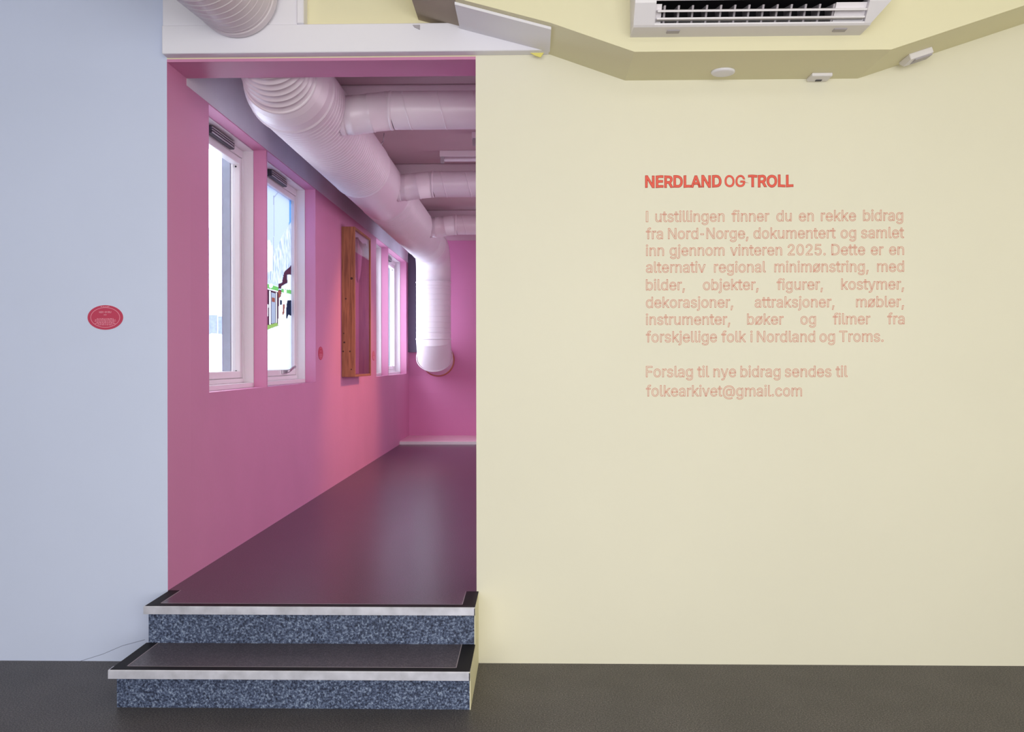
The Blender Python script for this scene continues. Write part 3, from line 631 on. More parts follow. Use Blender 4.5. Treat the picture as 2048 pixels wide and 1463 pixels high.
# ------------------------------------------------------------------ oval labels
GLYPHS = {}
for _l in """, 188 38,-119,53,-119,48,-56;68,71,58,8,91,71;137,71,114,71,119,8;84,-119,102,-56,69,-119
- 326 243,244,189,244,243,226;243,188,243,207,189,188;82,188,135,188,82,207;82,244,82,226,135,244
. 188 95,-4,108,-4,83,-4;63,9,72,0,54,18;50,41,50,28,50,54;63,73,54,65,72,82;95,87,83,87,108,87;128,73,119,82,137,65;141,41,141,54,141,28;128,9,137,18,119,0
0 453 227,-7,264,-7,189,-7;130,24,157,3,103,45;69,113,83,74,55,152;48,254,48,199,48,309;69,395,55,356,83,434;130,484,104,464,157,505;227,516,189,516,264,516;323,484,296,505,350,464;384,395,370,434,398,356;405,254,405,309,405,199;384,113,398,152,370,74;323,24,350,45,297,3|227,50,202,50,252,50;290,74,273,58,308,90;330,144,321,113,339,174;344,254,344,211,344,297;330,365,339,334,321,395;290,435,308,419,273,451;227,460,252,460,202,460;163,435,180,451,146,419;123,365,132,395,114,334;109,254,109,297,109,211;123,144,114,174,132,113;163,74,146,90,180,58
2 453 64,0,172,0,64,16;64,47,64,32,121,108;234,229,177,168,254,249;282,282,270,267,295,298;311,327,304,313,317,341;320,371,320,356,320,390;308,419,316,405,299,432;273,449,288,442,259,456;224,460,242,460,204,460;172,447,187,456,158,439;139,413,147,428,131,399;127,362,127,382,107,362;66,362,86,362,66,392;86,442,72,419,100,465;143,496,119,483,167,509;225,516,194,516,255,516;306,497,282,509,329,484;361,445,348,467,374,424;381,372,381,399,381,354;371,318,378,335,364,300;336,259,353,280,319,237;267,180,296,211,229,140;153,60,191,100,153,59;153,57,153,58,231,57;389,57,310,57,389,38;389,0,389,19,281,0
5 453 221,-7,254,-7,191,-7;140,11,164,-1,116,23;83,60,97,39,69,81;60,130,61,104,81,130;122,130,101,130,124,115;138,89,129,101,147,77;173,60,159,67,188,53;221,50,204,50,242,50;276,64,260,55,292,74;314,104,305,87,323,121;328,162,328,141,328,184;314,221,323,204,304,238;275,262,291,252,258,272;218,277,239,277,201,277;167,268,184,274,151,263;128,246,138,255,108,248;67,253,88,250,77,338;96,509,86,423,186,509;366,509,276,509,366,490;366,452,366,471,294,452;151,452,222,452,145,402;134,301,139,352,135,301;136,301,135,301,147,311;178,325,161,319,194,331;229,334,211,334,253,334;294,321,274,329,313,313;345,285,331,301,359,270;379,231,371,252,387,210;391,163,391,188,391,130;369,76,384,101,354,50;309,15,334,30,283,1
@ 676 355,-135,373,-135,305,-135;221,-114,260,-128,182,-100;122,-53,149,-79,95,-26;61,46,75,7,47,85;40,179,40,130,40,227;61,309,47,271,76,348;123,408,96,381,149,435;220,470,182,456,258,484;349,492,301,492,396,492;472,469,437,484,508,454;562,407,538,434,586,381;617,319,605,352,629,286;635,215,635,251,635,191;631,142,634,166,628,118;615,76,623,96,606,56;579,28,594,40,563,17;517,11,542,11,503,11;476,17,490,13,463,21;441,36,451,27,431,44;423,68,425,55,422,68;420,68,421,68,414,54;388,30,404,41,373,18;326,13,352,13,296,13;251,35,271,20,230,50;204,96,215,71,194,122;188,182,188,151,188,213;207,265,195,241,219,289;257,322,236,308,278,336;330,343,303,343,352,343;385,331,370,339,400,323;416,306,410,314,417,306;419,306,418,306,419,315;419,335,419,325,437,335;474,335,455,335,474,260;474,110,474,185,474,96;485,74,477,84,492,64;518,59,503,59,535,59;557,76,547,65,566,87;576,127,572,104,579,150;581,215,581,179,581,245;567,301,576,273,557,328;523,373,542,352,503,395;450,424,479,411,421,436;347,442,386,442,308,442;242,424,273,436,211,412;164,372,185,395,142,349;115,289,126,321,103,256;98,178,98,219,98,136;115,66,103,99,126,33;165,-17,142,6,187,-39;246,-68,214,-56,278,-79;357,-85,315,-85,376,-85;412,-80,394,-84,429,-77;458,-69,445,-73,472,-65;489,-59,482,-61,494,-75;504,-107,499,-91,494,-111;464,-120,481,-116,448,-124;411,-131,430,-128,392,-134|329,65,309,65,351,65;382,78,369,69,396,87;412,118,406,100,418,136;422,185,422,158,422,212;411,249,418,233,405,264;381,282,394,275,367,288;331,292,351,292,312,292;283,277,296,287,270,268;252,239,259,255,245,222;242,185,242,205,242,164;251,125,245,144,257,107;279,81,266,92,292,70
A 480 16,0,39,0,78,170;201,509,140,339,226,509;276,509,251,509,338,339;463,0,401,170,440,0;395,0,418,0,359,101;287,302,323,202,281,321;264,372,273,344,255,400;232,478,245,435,236,478;245,478,241,478,233,435;213,371,222,399,204,343;191,302,196,320,155,202;85,0,120,101,62,0|110,142,197,142,110,161;110,199,110,180,197,199;370,199,283,199,370,180;370,142,370,161,283,142
D 502 219,0,271,0,178,0;96,0,137,0,96,19;96,57,96,38,136,57;215,57,175,57,256,57;318,81,291,65,345,97;379,149,366,119,392,179;399,255,399,214,399,296;379,361,392,331,366,390;320,428,346,412,293,444;221,452,260,452,178,452;93,452,136,452,93,471;93,509,93,490,137,509;225,509,181,509,275,509;353,478,317,499,388,458;433,391,415,429,452,353;462,255,462,308,462,202;433,119,452,157,414,81;351,31,387,51,314,10|125,509,103,509,125,339;125,0,125,170,103,0;60,0,82,0,60,170;60,509,60,339,82,509
E 419 60,0,165,0,60,170;60,509,60,339,164,509;372,509,268,509,372,490;372,452,372,471,290,452;125,452,207,452,125,396;125,286,125,341,202,286;355,286,278,286,355,267;355,229,355,248,278,229;125,229,202,229,125,172;125,57,125,114,208,57;375,57,292,57,375,38;375,0,375,19,270,0
F 410 60,0,82,0,60,170;60,509,60,339,163,509;369,509,266,509,369,490;369,452,369,471,288,452;125,452,206,452,125,394;125,278,125,336,198,278;346,278,272,278,346,259;346,221,346,240,272,221;125,221,198,221,125,147;125,0,125,74,103,0
G 520 269,-7,309,-7,223,-7;149,25,184,4,115,46;69,116,88,77,50,155;40,254,40,201,40,308;69,393,50,354,88,432;149,484,115,462,183,505;265,516,221,516,292,516;340,504,317,512,364,496;403,469,385,484,422,454;449,416,437,437,461,396;474,349,470,373,452,349;408,349,430,349,403,365;387,393,396,380,379,406;356,427,368,417,344,436;315,448,330,444,300,453;265,456,283,456,235,456;183,432,208,448,159,417;125,364,139,394,111,334;103,254,103,297,103,211;125,145,111,175,140,115;184,76,159,92,209,61;269,53,237,53,297,53;345,71,323,59,367,83;396,123,384,101,409,146;415,202,415,172,421,201;434,199,428,200,384,199;283,199,333,199,283,218;283,256,283,237,348,256;478,256,413,256,478,237;478,200,478,219,478,158;451,91,469,122,433,60;377,19,408,36,345,2
I 210 60,0,90,0,60,169;60,509,60,339,90,509;150,509,120,509,150,339;150,0,150,169,120,0
K 467 104,145,146,189,104,169;104,216,104,193,116,232;139,261,128,247,151,275;174,303,162,290,187,317;212,344,199,331,262,399;364,509,313,454,392,509;448,509,420,509,376,431;231,276,304,353,230,276;228,276,229,276,187,233|60,0,82,0,60,170;60,509,60,339,82,509;125,509,103,509,125,451;125,334,125,392,124,298;124,225,124,261,124,214;125,193,124,204,125,129;125,0,125,64,103,0|372,0,398,0,311,86;188,259,249,173,201,276;228,309,215,293,302,206;449,0,375,103,423,0
L 393 60,0,160,0,60,170;60,509,60,339,82,509;125,509,103,509,125,358;125,57,125,208,203,57;361,57,282,57,361,38;361,0,361,19,261,0
N 523 60,0,82,0,60,170;60,509,60,339,85,509;136,509,111,509,205,400;343,183,274,291,349,174;363,151,355,164,370,138;388,107,379,123,396,90;414,55,405,73,411,55;405,54,408,54,403,72;401,108,401,90,400,126;399,157,399,142,399,172;399,195,399,185,399,300;399,509,399,404,420,509;463,509,442,509,463,339;463,0,463,170,438,0;387,0,412,0,325,97;202,290,264,193,194,303;177,331,186,316,169,345;148,381,159,362,137,400;108,452,123,424,111,453;119,454,115,453,120,428;122,384,121,405,123,362;124,328,124,344,125,312;125,291,125,300,125,194;125,0,125,97,103,0
O 533 267,-7,311,-7,223,-7;150,25,184,4,116,46;70,115,90,76,50,154;40,254,40,201,40,308;70,393,50,354,90,432;150,484,116,462,184,505;267,516,223,516,311,516;384,484,350,505,418,462;464,393,444,432,483,354;493,254,493,308,493,201;464,115,483,154,444,76;384,25,418,46,350,4|267,53,236,53,297,53;349,76,325,61,374,91;408,144,394,114,423,174;430,254,430,211,430,298;408,365,423,335,394,395;349,433,374,417,325,448;267,456,297,456,236,456;184,433,209,448,159,417;125,364,140,394,111,334;103,254,103,297,103,211;125,144,111,174,140,114;184,76,159,92,209,61
R 449 60,0,82,0,60,170;60,509,60,339,119,509;236,509,177,509,275,509;333,489,307,502,359,475;390,433,378,457,403,410;409,352,409,382,409,321;390,271,403,295,378,248;333,217,359,230,307,204;236,198,275,198,189,198;96,198,143,198,96,217;96,255,96,236,142,255;234,255,188,255,260,255;298,267,281,259,314,275;334,300,326,286,341,315;345,352,345,332,345,372;334,405,341,390,326,420;298,440,314,431,281,448;233,452,259,452,197,452;125,452,161,452,125,301;125,0,125,151,103,0|353,0,378,0,312,76;230,229,271,153,254,229;303,229,279,229,344,153;428,0,386,76,403,0
T 449 32,452,85,452,32,471;32,509,32,490,160,509;417,509,288,509,417,490;417,452,417,471,363,452;257,452,310,452,257,301;257,0,257,151,235,0;193,0,214,0,193,151;193,452,193,301,139,452
U 517 259,-8,299,-8,219,-8;154,15,184,0,124,31;85,80,101,53,68,107;60,173,60,138,60,285;60,509,60,397,81,509;124,509,103,509,124,399;124,178,124,288,124,154;141,113,130,132,152,94;187,68,167,79,207,57;259,52,231,52,287,52;331,68,311,57,351,79;377,113,366,94,387,132;393,178,393,154,393,288;393,509,393,399,414,509;457,509,436,509,457,397;457,173,457,285,457,138;433,80,449,107,416,53;363,15,393,31,334,0
a 389 160,-9,182,-9,136,-9;94,5,114,-4,75,14;48,45,59,27,36,62;30,108,30,83,30,130;43,161,35,147,52,175;78,193,63,185,92,201;125,211,108,207,143,215;178,220,160,218,201,223;234,227,219,225,248,228;265,235,258,231,272,239;276,255,276,245,276,255;276,257,276,256,276,272;267,297,273,286,261,308;240,322,252,316,228,328;196,331,213,331,178,331;149,322,162,328,136,317;118,301,126,309,110,292;100,274,104,283,80,280;41,291,61,285,50,314;79,346,62,332,95,360;133,375,113,369,153,381;194,384,173,384,208,384;239,379,223,383,255,376;286,360,271,370,301,351;322,320,313,338,332,303;337,251,337,280,337,168;337,0,337,84,317,0;277,0,297,0,277,17;277,52,277,35,275,52;272,52,274,52,268,43;252,25,261,34,243,15;215,1,230,7,200,-5|170,45,155,45,193,45;228,59,212,50,243,68;263,93,255,79,271,107;276,138,276,122,276,155;276,190,276,173,273,187;259,182,268,184,251,180;231,176,242,178,221,174;200,171,210,172,190,170;175,168,182,169,161,166;134,159,147,163,121,154;103,139,111,148,96,131;92,105,92,119,92,92;102,72,95,81,109,63;130,52,118,57,142,48
b 424 229,-8,261,-8,206,-8;172,4,187,-4,158,12;138,31,146,21,129,42;118,59,123,51,116,59;112,59,114,59,112,39;112,0,112,20,92,0;53,0,72,0,53,170;53,509,53,339,73,509;114,509,93,509,114,446;114,319,114,382,115,319;118,319,117,319,123,327;137,346,129,336,145,356;171,373,157,365,186,381;229,384,205,384,261,384;313,361,289,376,337,345;370,293,356,322,383,263;390,189,390,229,390,149;370,84,383,114,356,55;313,16,337,32,289,0|220,47,197,47,244,47;279,66,263,53,295,78;316,117,308,95,324,138;328,189,328,162,328,216;316,261,324,240,308,282;280,311,296,299,264,324;220,330,244,330,197,330;161,312,177,324,145,300;125,263,133,284,117,242;113,189,113,217,113,161;125,115,117,136,133,94;162,65,146,77,178,53
c 396 207,-8,226,-8,173,-8;117,16,143,0,91,33;56,85,71,56,41,114;34,187,34,149,34,227;56,291,41,262,71,321;117,360,91,343,143,376;207,384,173,384,226,384;260,377,243,382,276,372;305,356,292,365,319,347;340,322,330,335,350,309;362,277,357,294,342,272;303,262,322,267,300,272;290,289,296,281,285,297;270,311,278,305,262,317;242,325,253,322,232,328;207,330,220,330,182,330;145,310,161,323,129,297;108,258,116,280,100,237;96,187,96,213,96,162;108,117,100,139,116,96;145,66,129,79,161,53;207,46,182,46,220,46;243,52,232,48,253,55;271,66,263,60,279,72;292,89,286,80,297,97;304,117,301,107,324,112;363,102,343,107,358,85;341,56,351,70,332,43;306,21,320,31,293,12;261,-1,277,4,244,-6
d 424 195,-8,219,-8,164,-8;111,16,136,0,87,32;55,84,68,55,41,114;34,189,34,149,34,229;55,293,41,263,69,322;112,361,88,345,136,376;196,384,164,384,219,384;253,373,238,381,268,365;287,346,279,356,296,336;306,319,302,327,308,319;311,319,309,319,311,382;311,509,311,446,331,509;372,509,351,509,372,339;372,0,372,170,352,0;313,0,332,0,313,20;313,59,313,39,311,59;307,59,309,59,302,51;287,31,295,42,278,21;252,4,267,12,238,-4|205,47,181,47,227,47;263,65,247,53,279,77;299,115,291,94,308,136;312,189,312,161,312,217;300,263,308,242,292,284;263,312,279,300,247,324;205,330,228,330,181,330;145,311,161,324,129,299;108,261,116,282,100,240;96,189,96,216,96,162;109,117,100,138,117,95;145,66,129,78,161,53
e 404 212,-8,238,-8,175,-8;117,16,143,0,90,33;56,85,70,56,41,114;34,187,34,148,34,226;55,290,41,260,69,319;115,359,89,343,141,376;205,384,171,384,226,384;266,374,246,381,285,367;319,341,303,356,335,326;357,282,348,306,366,258;371,194,371,228,371,186;371,169,371,178,272,169;75,169,174,169,75,187;75,221,75,204,163,221;338,221,250,221,329,215;310,202,319,208,310,227;298,269,306,249,290,288;263,314,278,303,247,325;205,330,228,330,182,330;146,313,163,325,130,302;109,270,118,288,100,251;96,211,96,232,96,200;96,178,96,189,96,150;110,106,101,126,120,87;151,61,134,72,168,51;212,46,189,46,228,46;254,53,241,48,266,57;285,73,277,64,294,82;306,105,301,93,325,101;365,91,345,96,359,71;335,39,349,54,321,24;283,4,303,13,262,-4
f 254 228,379,154,379,228,362;228,327,228,344,154,327;6,327,80,327,6,344;6,379,6,362,80,379|81,0,101,0,81,144;81,432,81,288,81,453;96,486,86,471,106,500;135,519,119,511,152,526;187,530,169,530,201,530;222,527,213,529,232,525;243,521,238,523,238,503;227,468,233,486,224,470;215,472,220,471,210,473;195,474,203,474,176,474;154,460,163,469,146,451;142,419,142,437,142,279;142,0,142,140,121,0
g 425 207,-151,238,-151,179,-151;134,-140,155,-147,113,-132;82,-110,96,-123,69,-98;51,-69,58,-84,67,-60;101,-41,84,-50,107,-49;122,-66,113,-57,130,-75;154,-88,141,-82,168,-94;207,-97,186,-97,238,-97;282,-75,263,-90,302,-60;311,-6,311,-37,311,19;311,68,311,44,310,68;306,68,308,68,301,60;287,41,295,51,278,32;252,16,267,23,238,8;195,5,219,5,164,5;113,27,137,12,88,41;55,90,69,62,41,118;34,191,34,152,34,230;55,293,41,264,69,322;112,361,88,345,137,376;196,384,165,384,220,384;253,373,239,381,268,365;288,346,280,356,297,336;308,319,303,327,309,319;313,319,311,319,313,339;313,379,313,359,333,379;372,379,353,379,372,250;372,-9,372,121,372,-42;350,-90,365,-69,335,-111;291,-136,316,-126,266,-146|205,59,181,59,228,59;264,75,248,64,280,86;300,121,292,101,308,141;312,193,312,165,312,220;300,264,308,243,292,284;264,312,280,301,248,324;205,330,228,330,181,330;145,312,161,324,129,299;109,262,117,283,100,242;96,193,96,219,96,166;109,123,100,143,117,103;145,76,129,87,162,65
i 167 53,0,73,0,53,126;53,379,53,253,73,379;114,379,93,379,114,253;114,0,114,126,93,0|84,443,95,443,72,443;54,455,62,447,45,462;41,483,41,472,41,494;54,512,45,504,62,520;84,524,72,524,95,524;114,512,106,520,122,504;126,483,126,494,126,472;114,455,122,462,106,447
j 167 53,379,53,243,73,379;114,379,93,379,114,243;114,-30,114,106,114,-53;102,-90,110,-73,93,-107;65,-129,81,-120,48,-138;4,-143,28,-143,-1,-143;-10,-143,-5,-143,-10,-124;-10,-87,-10,-105,-6,-87;2,-87,-2,-87,20,-87;40,-72,32,-82,49,-62;53,-29,53,-48,53,107|83,443,95,443,72,443;53,455,62,447,45,462;41,483,41,472,41,494;53,512,45,504,62,520;83,524,72,524,95,524;114,512,105,520,122,504;126,483,126,494,126,472;114,455,122,462,105,447
k 381 110,137,132,158,110,162;110,212,110,187,113,212;121,212,117,212,175,268;284,379,230,323,310,379;360,379,335,379,301,319;184,199,243,259,182,199;177,199,179,199,155,178|53,0,73,0,53,170;53,509,53,339,73,509;114,509,93,509,114,339;114,0,114,170,93,0|294,0,320,0,245,62;148,186,197,124,162,200;191,229,177,214,252,152;372,0,312,76,346,0
l 189 139,-2,147,-2,110,-2;74,20,88,5,60,35;53,84,53,57,53,226;53,509,53,367,73,509;114,509,93,509,114,372;114,99,114,235,114,81;120,62,116,69,125,55;146,52,133,52,152,52;160,53,157,52,164,53;170,54,167,54,173,37;181,3,177,20,175,1;162,-1,169,0,154,-2
m 610 53,0,73,0,53,126;53,379,53,253,72,379;112,379,92,379,112,351;112,295,112,323,111,295;108,295,109,295,113,316;132,346,121,332,144,359;172,376,157,369,187,383;219,386,203,386,247,386;287,361,270,378,305,344;321,295,316,322,318,295;312,295,315,295,317,313;337,343,325,329,349,357;381,375,364,367,398,382;437,386,416,386,459,386;497,372,479,381,515,362;541,328,530,348,551,309;557,255,557,285,557,170;557,0,557,85,536,0;496,0,516,0,496,85;496,254,496,169,496,281;473,313,488,301,457,325;419,330,439,330,402,330;374,320,387,327,362,313;345,290,352,303,339,278;335,247,335,263,335,165;335,0,335,82,315,0;274,0,295,0,274,87;274,260,274,173,274,281;253,311,267,298,239,324;199,330,221,330,185,330;158,320,171,327,144,313;126,289,134,303,118,276;114,238,114,258,114,159;114,0,114,79,93,0
n 410 114,227,114,249,114,151;114,0,114,76,93,0;53,0,73,0,53,126;53,379,53,253,72,379;112,379,92,379,112,349;112,287,112,318,109,287;102,287,106,287,114,322;152,362,131,347,174,377;227,384,199,384,253,384;295,369,276,379,314,358;341,321,330,342,352,299;357,240,357,273,357,160;357,0,357,80,337,0;296,0,316,0,296,78;296,235,296,157,296,265;273,304,288,288,258,321;210,329,237,329,192,329;161,317,175,325,146,309;126,283,135,298,118,267
o 415 207,-8,242,-8,173,-8;117,16,143,0,91,33;56,85,71,56,41,114;34,187,34,149,34,227;56,291,41,262,71,321;117,360,91,343,143,376;207,384,173,384,242,384;299,360,273,376,325,343;359,291,345,321,374,262;381,187,381,227,381,149;359,85,374,114,345,56;299,16,325,33,273,0|207,46,182,46,233,46;270,66,254,53,287,79;307,117,299,96,315,139;319,187,319,162,319,213;307,258,315,236,299,280;270,310,287,297,254,323;207,330,233,330,182,330;145,310,161,323,129,297;108,258,116,280,100,237;96,187,96,213,96,162;108,117,100,139,116,96;145,66,129,79,161,53
r 259 53,0,73,0,53,126;53,379,53,253,72,379;112,379,92,379,112,360;112,321,112,340,113,321;115,321,114,321,122,340;152,367,135,355,170,379;213,385,190,385,218,385;229,384,223,385,235,384;243,384,240,384,243,363;243,322,243,343,242,323;230,324,237,323,223,325;207,326,215,326,189,326;159,315,173,322,145,307;126,284,134,297,118,270;114,237,114,255,114,158;114,0,114,79,93,0
s 365 182,-8,211,-8,156,-8;112,3,133,-4,92,11;62,38,75,23,49,53;36,94,40,72,55,98;94,107,74,102,99,86;124,60,109,70,139,50;181,45,158,45,208,45;244,62,229,51,260,74;268,103,268,87,268,116;254,136,263,127,245,144;212,155,231,151,191,160;149,170,170,165,115,178;72,208,89,191,55,225;47,274,47,247,47,296;65,332,53,315,77,348;115,370,94,361,136,380;187,384,160,384,213,384;254,372,235,380,272,365;299,339,287,353,310,325;324,290,319,309,305,286;268,277,287,281,263,292;243,316,255,304,230,327;187,333,212,333,165,333;131,317,146,327,116,306;109,277,109,293,109,263;124,243,114,252,134,235;172,223,150,228,191,218;229,209,210,214,264,201;306,171,290,188,323,154;331,107,331,133,331,84;312,47,325,64,300,30;260,6,282,16,237,-3
t 227 204,379,138,379,204,362;204,327,204,344,138,327;6,327,72,327,6,344;6,379,6,362,72,379|65,471,65,345,85,471;126,471,106,471,126,347;126,98,126,222,126,81;136,61,129,69,143,54;170,50,154,50,174,50;185,51,179,50,191,52;202,54,197,53,206,36;213,2,209,19,207,0;192,-3,200,-2,184,-4;168,-4,176,-4,136,-4;92,21,110,4,74,38;65,93,65,62,65,219
u 410 182,-5,211,-5,157,-5;115,11,134,0,95,21;69,59,80,37,58,80;53,139,53,107,53,219;53,379,53,299,73,379;114,379,93,379,114,301;114,144,114,222,114,114;137,75,121,91,152,58;200,50,173,50,218,50;249,62,235,54,264,70;283,97,275,81,292,112;296,153,296,131,296,228;296,379,296,304,316,379;357,379,337,379,357,253;357,0,357,126,337,0;298,0,318,0,298,31;298,92,298,61,301,92;307,92,304,92,295,57;257,17,279,32,235,2
v 389 163,0,184,0,114,126;17,379,66,253,40,379;84,379,62,379,111,305;165,155,138,230,174,132;187,87,181,110,193,64;206,21,199,42,198,21;184,21,191,21,191,42;203,87,197,64,209,110;224,155,216,132,251,230;305,379,278,305,327,379;371,379,349,379,323,253;226,0,275,126,205,0
y 389 47,-139,51,-140,52,-121;61,-86,57,-103,65,-86;71,-87,68,-87,83,-90;104,-89,94,-91,114,-87;130,-74,122,-82,138,-66;151,-36,145,-53,155,-24;163,-1,159,-13,114,126;17,379,66,252,40,379;84,379,62,379,111,305;165,155,138,230,174,132;187,87,181,109,193,64;206,21,199,42,198,21;184,21,191,21,190,42;202,87,196,64,209,110;224,155,216,132,251,230;305,379,278,305,327,379;371,379,349,379,316,234;204,-58,260,88,196,-78;177,-107,187,-94,166,-120;139,-136,153,-129,125,-142;91,-145,109,-145,81,-145;65,-143,72,-144,57,-142
ø 415 207,-8,242,-8,173,-8;117,16,143,0,91,33;56,85,71,56,41,114;34,187,34,149,34,227;56,291,41,262,71,321;117,360,91,343,143,376;207,384,173,384,242,384;299,360,273,376,325,343;359,291,345,321,374,262;381,187,381,227,381,149;359,85,374,114,345,56;299,16,325,33,273,0|207,46,182,46,233,46;270,66,254,53,287,79;307,117,299,96,315,139;319,187,319,162,319,213;307,258,315,236,299,280;270,310,287,297,254,323;207,330,233,330,182,330;145,310,161,323,129,297;108,258,116,280,100,237;96,187,96,213,96,162;108,117,100,139,116,96;145,66,129,79,161,53|64,-15,172,111,51,-5;27,15,39,5,135,142;352,395,243,268,364,384;388,364,376,374,280,238""".split('\n'):
    _ch, _adv, _d = _l.split(' ')
    GLYPHS[_ch] = (int(_adv)/1000, [[tuple(int(v)/1000 for v in b.split(',')) for b in sp.split(';')] for sp in _d.split('|')])
def text_mesh(body, size, outline=None, offset=0.0):
    cu = bpy.data.curves.new('t', 'CURVE'); cu.dimensions = '2D'; cu.resolution_u = 3; cu.offset = offset; x = 0
    for ch in body:
        if ch == ' ': x += .28; continue
        adv, sps = GLYPHS[ch]
        for pts in sps:
            sp = cu.splines.new('BEZIER'); sp.bezier_points.add(len(pts)-1); sp.use_cyclic_u = True
            for bp, q in zip(sp.bezier_points, pts):
                bp.handle_left_type = bp.handle_right_type = 'FREE'
                bp.co = ((q[0]+x)*size, q[1]*size, 0); bp.handle_left = ((q[2]+x)*size, q[3]*size, 0); bp.handle_right = ((q[4]+x)*size, q[5]*size, 0)
        x += adv
    if outline: cu.fill_mode = 'NONE'; cu.bevel_depth = outline; cu.bevel_resolution = 0
    else: cu.fill_mode = 'BOTH'; cu.extrude = .0004
    o = bpy.data.objects.new('t', cu); COL.objects.link(o)
    dg = bpy.context.evaluated_depsgraph_get(); dg.update()
    me = bpy.data.meshes.new_from_object(o.evaluated_get(dg)); bpy.data.objects.remove(o); bpy.data.curves.remove(cu)
    return me
def put_text(bm, me, fn):
    n0 = len(bm.verts); bm.from_mesh(me); bm.verts.ensure_lookup_table()
    for v in bm.verts[n0:]: v.co = fn(v.co)
    bpy.data.meshes.remove(me)
def extent(me): 
    xs = [v.co.x for v in me.vertices]; return min(xs), max(xs)
def oval(name, centre, hw, hh, face, label, text):
    t = thing(name, label, 'wall label', centre, 'oval wall labels')
    def mp(u, v, d):     # u along the wall, v up, d out of the wall
        return Vector((centre.x+u, centre.y-d, centre.z+v)) if face == 'y' else Vector((centre.x+d, centre.y-u, centre.z+v))
    def ell(bm, a, b, d0, d1, n=48, hole=None):
        o1 = [bm.verts.new(mp(a*math.cos(2*math.pi*k/n), b*math.sin(2*math.pi*k/n), d1)) for k in range(n)]
        if hole:
            o0 = [bm.verts.new(mp(hole[0]*math.cos(2*math.pi*k/n), hole[1]*math.sin(2*math.pi*k/n), d1)) for k in range(n)]
            for k in range(n): bm.faces.new((o1[k], o1[(k+1)%n], o0[(k+1)%n], o0[k]))
        else:
            o0 = [bm.verts.new(mp(a*math.cos(2*math.pi*k/n), b*math.sin(2*math.pi*k/n), d0)) for k in range(n)]
            bm.faces.new(o1); bm.faces.new(o0[::-1])
            for k in range(n): bm.faces.new((o1[k], o0[k], o0[(k+1)%n], o1[(k+1)%n]))
        bmesh.ops.recalc_face_normals(bm, faces=bm.faces)
    bm = bmesh.new(); ell(bm, hw, hh, .0004, .0024); obj('plate', bm, RED, t)
    bm = bmesh.new(); ell(bm, hw*.83, hh*.82, 0, .0028, hole=(hw*.805, hh*.785)); obj('ring_line', bm, REDL, t)
    bm = bmesh.new()
    if text:
        for body, size, yy in (('KEN GURU', .0165, hh*.36), ('2025', .008, hh*.18)):
            me = text_mesh(body, size, None, .0002); a, b = extent(me)
            put_text(bm, me, lambda c, a=a, b=b, yy=yy: mp(c.x-(a+b)/2, c.y+yy, .0032 + c.z))
    if text: obj('title', bm, REDL, t); bm = bmesh.new()
    random.seed(9)
    rows = [(-.10, .47), (-.20, .58), (-.30, .60), (-.40, .50), (-.50, .58), (-.60, .42)] + ([(.88, .26)] if text else [(.36, .4), (.2, .2)])
    for (v, w) in rows[::-1]:      # small print, too fine to read
        u = -w
        while u < w:
            l = min(random.uniform(.05, .16), w-u)
            if l > .02:
                c = [mp(uu*hw, vv*hh, .0029) for uu, vv in ((u, v-.022), (u+l, v-.022), (u+l, v+.022), (u, v+.022))]
                bm.faces.new([bm.verts.new(p) for p in c])
            u += l + .03
        if v == .88: obj('rim_print', bm, REDL, t); bm = bmesh.new()
    obj('print', bm, REDL, t)
c = atY(211, 634.5, WY); s = WY/F
oval('oval_label', c, 36.2*s, 24.8*s, 'y', 'red oval text label on the pale blue wall', True)
for (px, py, hw_, hh_, lab) in ((641, 706, .085, .055, 'dark pink oval label beside the second window'), (747, 711, .085, .055, 'dark pink oval label beyond the pine wall case')):
    oval('oval_label', atX(px, py, XW), hw_, hh_, 'x', lab, False)

# ------------------------------------------------------------------ wall lettering
SPX = WY/F
CAP = max(q[1] for q in GLYPHS['I'][1][0])
def line_of(name, parent, body, pxl, pxr, base, cap, material, outline, justify=True, offs=0.0, wob=0.0):
    size = cap*SPX/CAP; words = body.split(' ')
    a = atY(pxl, base, WY); b = atY(pxr, base, WY); width = b.x - a.x
    ms = [text_mesh(w, size, outline) for w in words]; ex = [extent(m_) for m_ in ms]
    k = .935; tot = sum(e[1]-e[0] for e in ex)*k
    if len(words) == 1: k = k*width/tot; gap = 0
    else:
        gap = (width - tot)/(len(words)-1)
        if gap < .012:
            gap = .018; k *= (width - gap*(len(words)-1))/tot
        elif not justify and gap > .03:
            gap = .026; k *= (width - gap*(len(words)-1))/tot
    x = a.x; line = bpy.data.objects.new(name, None); COL.objects.link(line); line.parent = parent; line.empty_display_size = .05
    if parent is None: line.location = a
    base_ = parent.location if parent is not None else line.location
    for wd, m_, (e0, e1) in zip(words, ms, ex):
        bm = bmesh.new(); put_text(bm, m_, lambda c, x=x, e0=e0: Vector((x + (c.x-e0)*k, WY - .0006 - c.z, a.z + c.y + wob*math.sin(c.x*90))))
        if offs:
            r_ = offs*(.6 if len(wd) == 2 else 1)
            put_text(bm, text_mesh(wd, size, r_), lambda c, x=x, e0=e0: Vector((x + (c.x-e0)*k, WY - .0006 - c.z*.15, a.z + c.y + wob*math.sin(c.x*90))))
        bmesh.ops.translate(bm, vec=-base_, verts=bm.verts); o = obj('word', bm, material); o.parent = line; x += (e1-e0)*k + gap
    return line
p0 = atY(1291, 375, WY)
hd = line_of('wall_heading', None, 'NERDLAND OG TROLL', 1291.5, 1585.5, 374.3, 22, CORAL, None, offs=.0035, wob=.0010)
tag(hd, 'bold coral red heading painted on the yellow wall', 'wall lettering')
OW = .0009
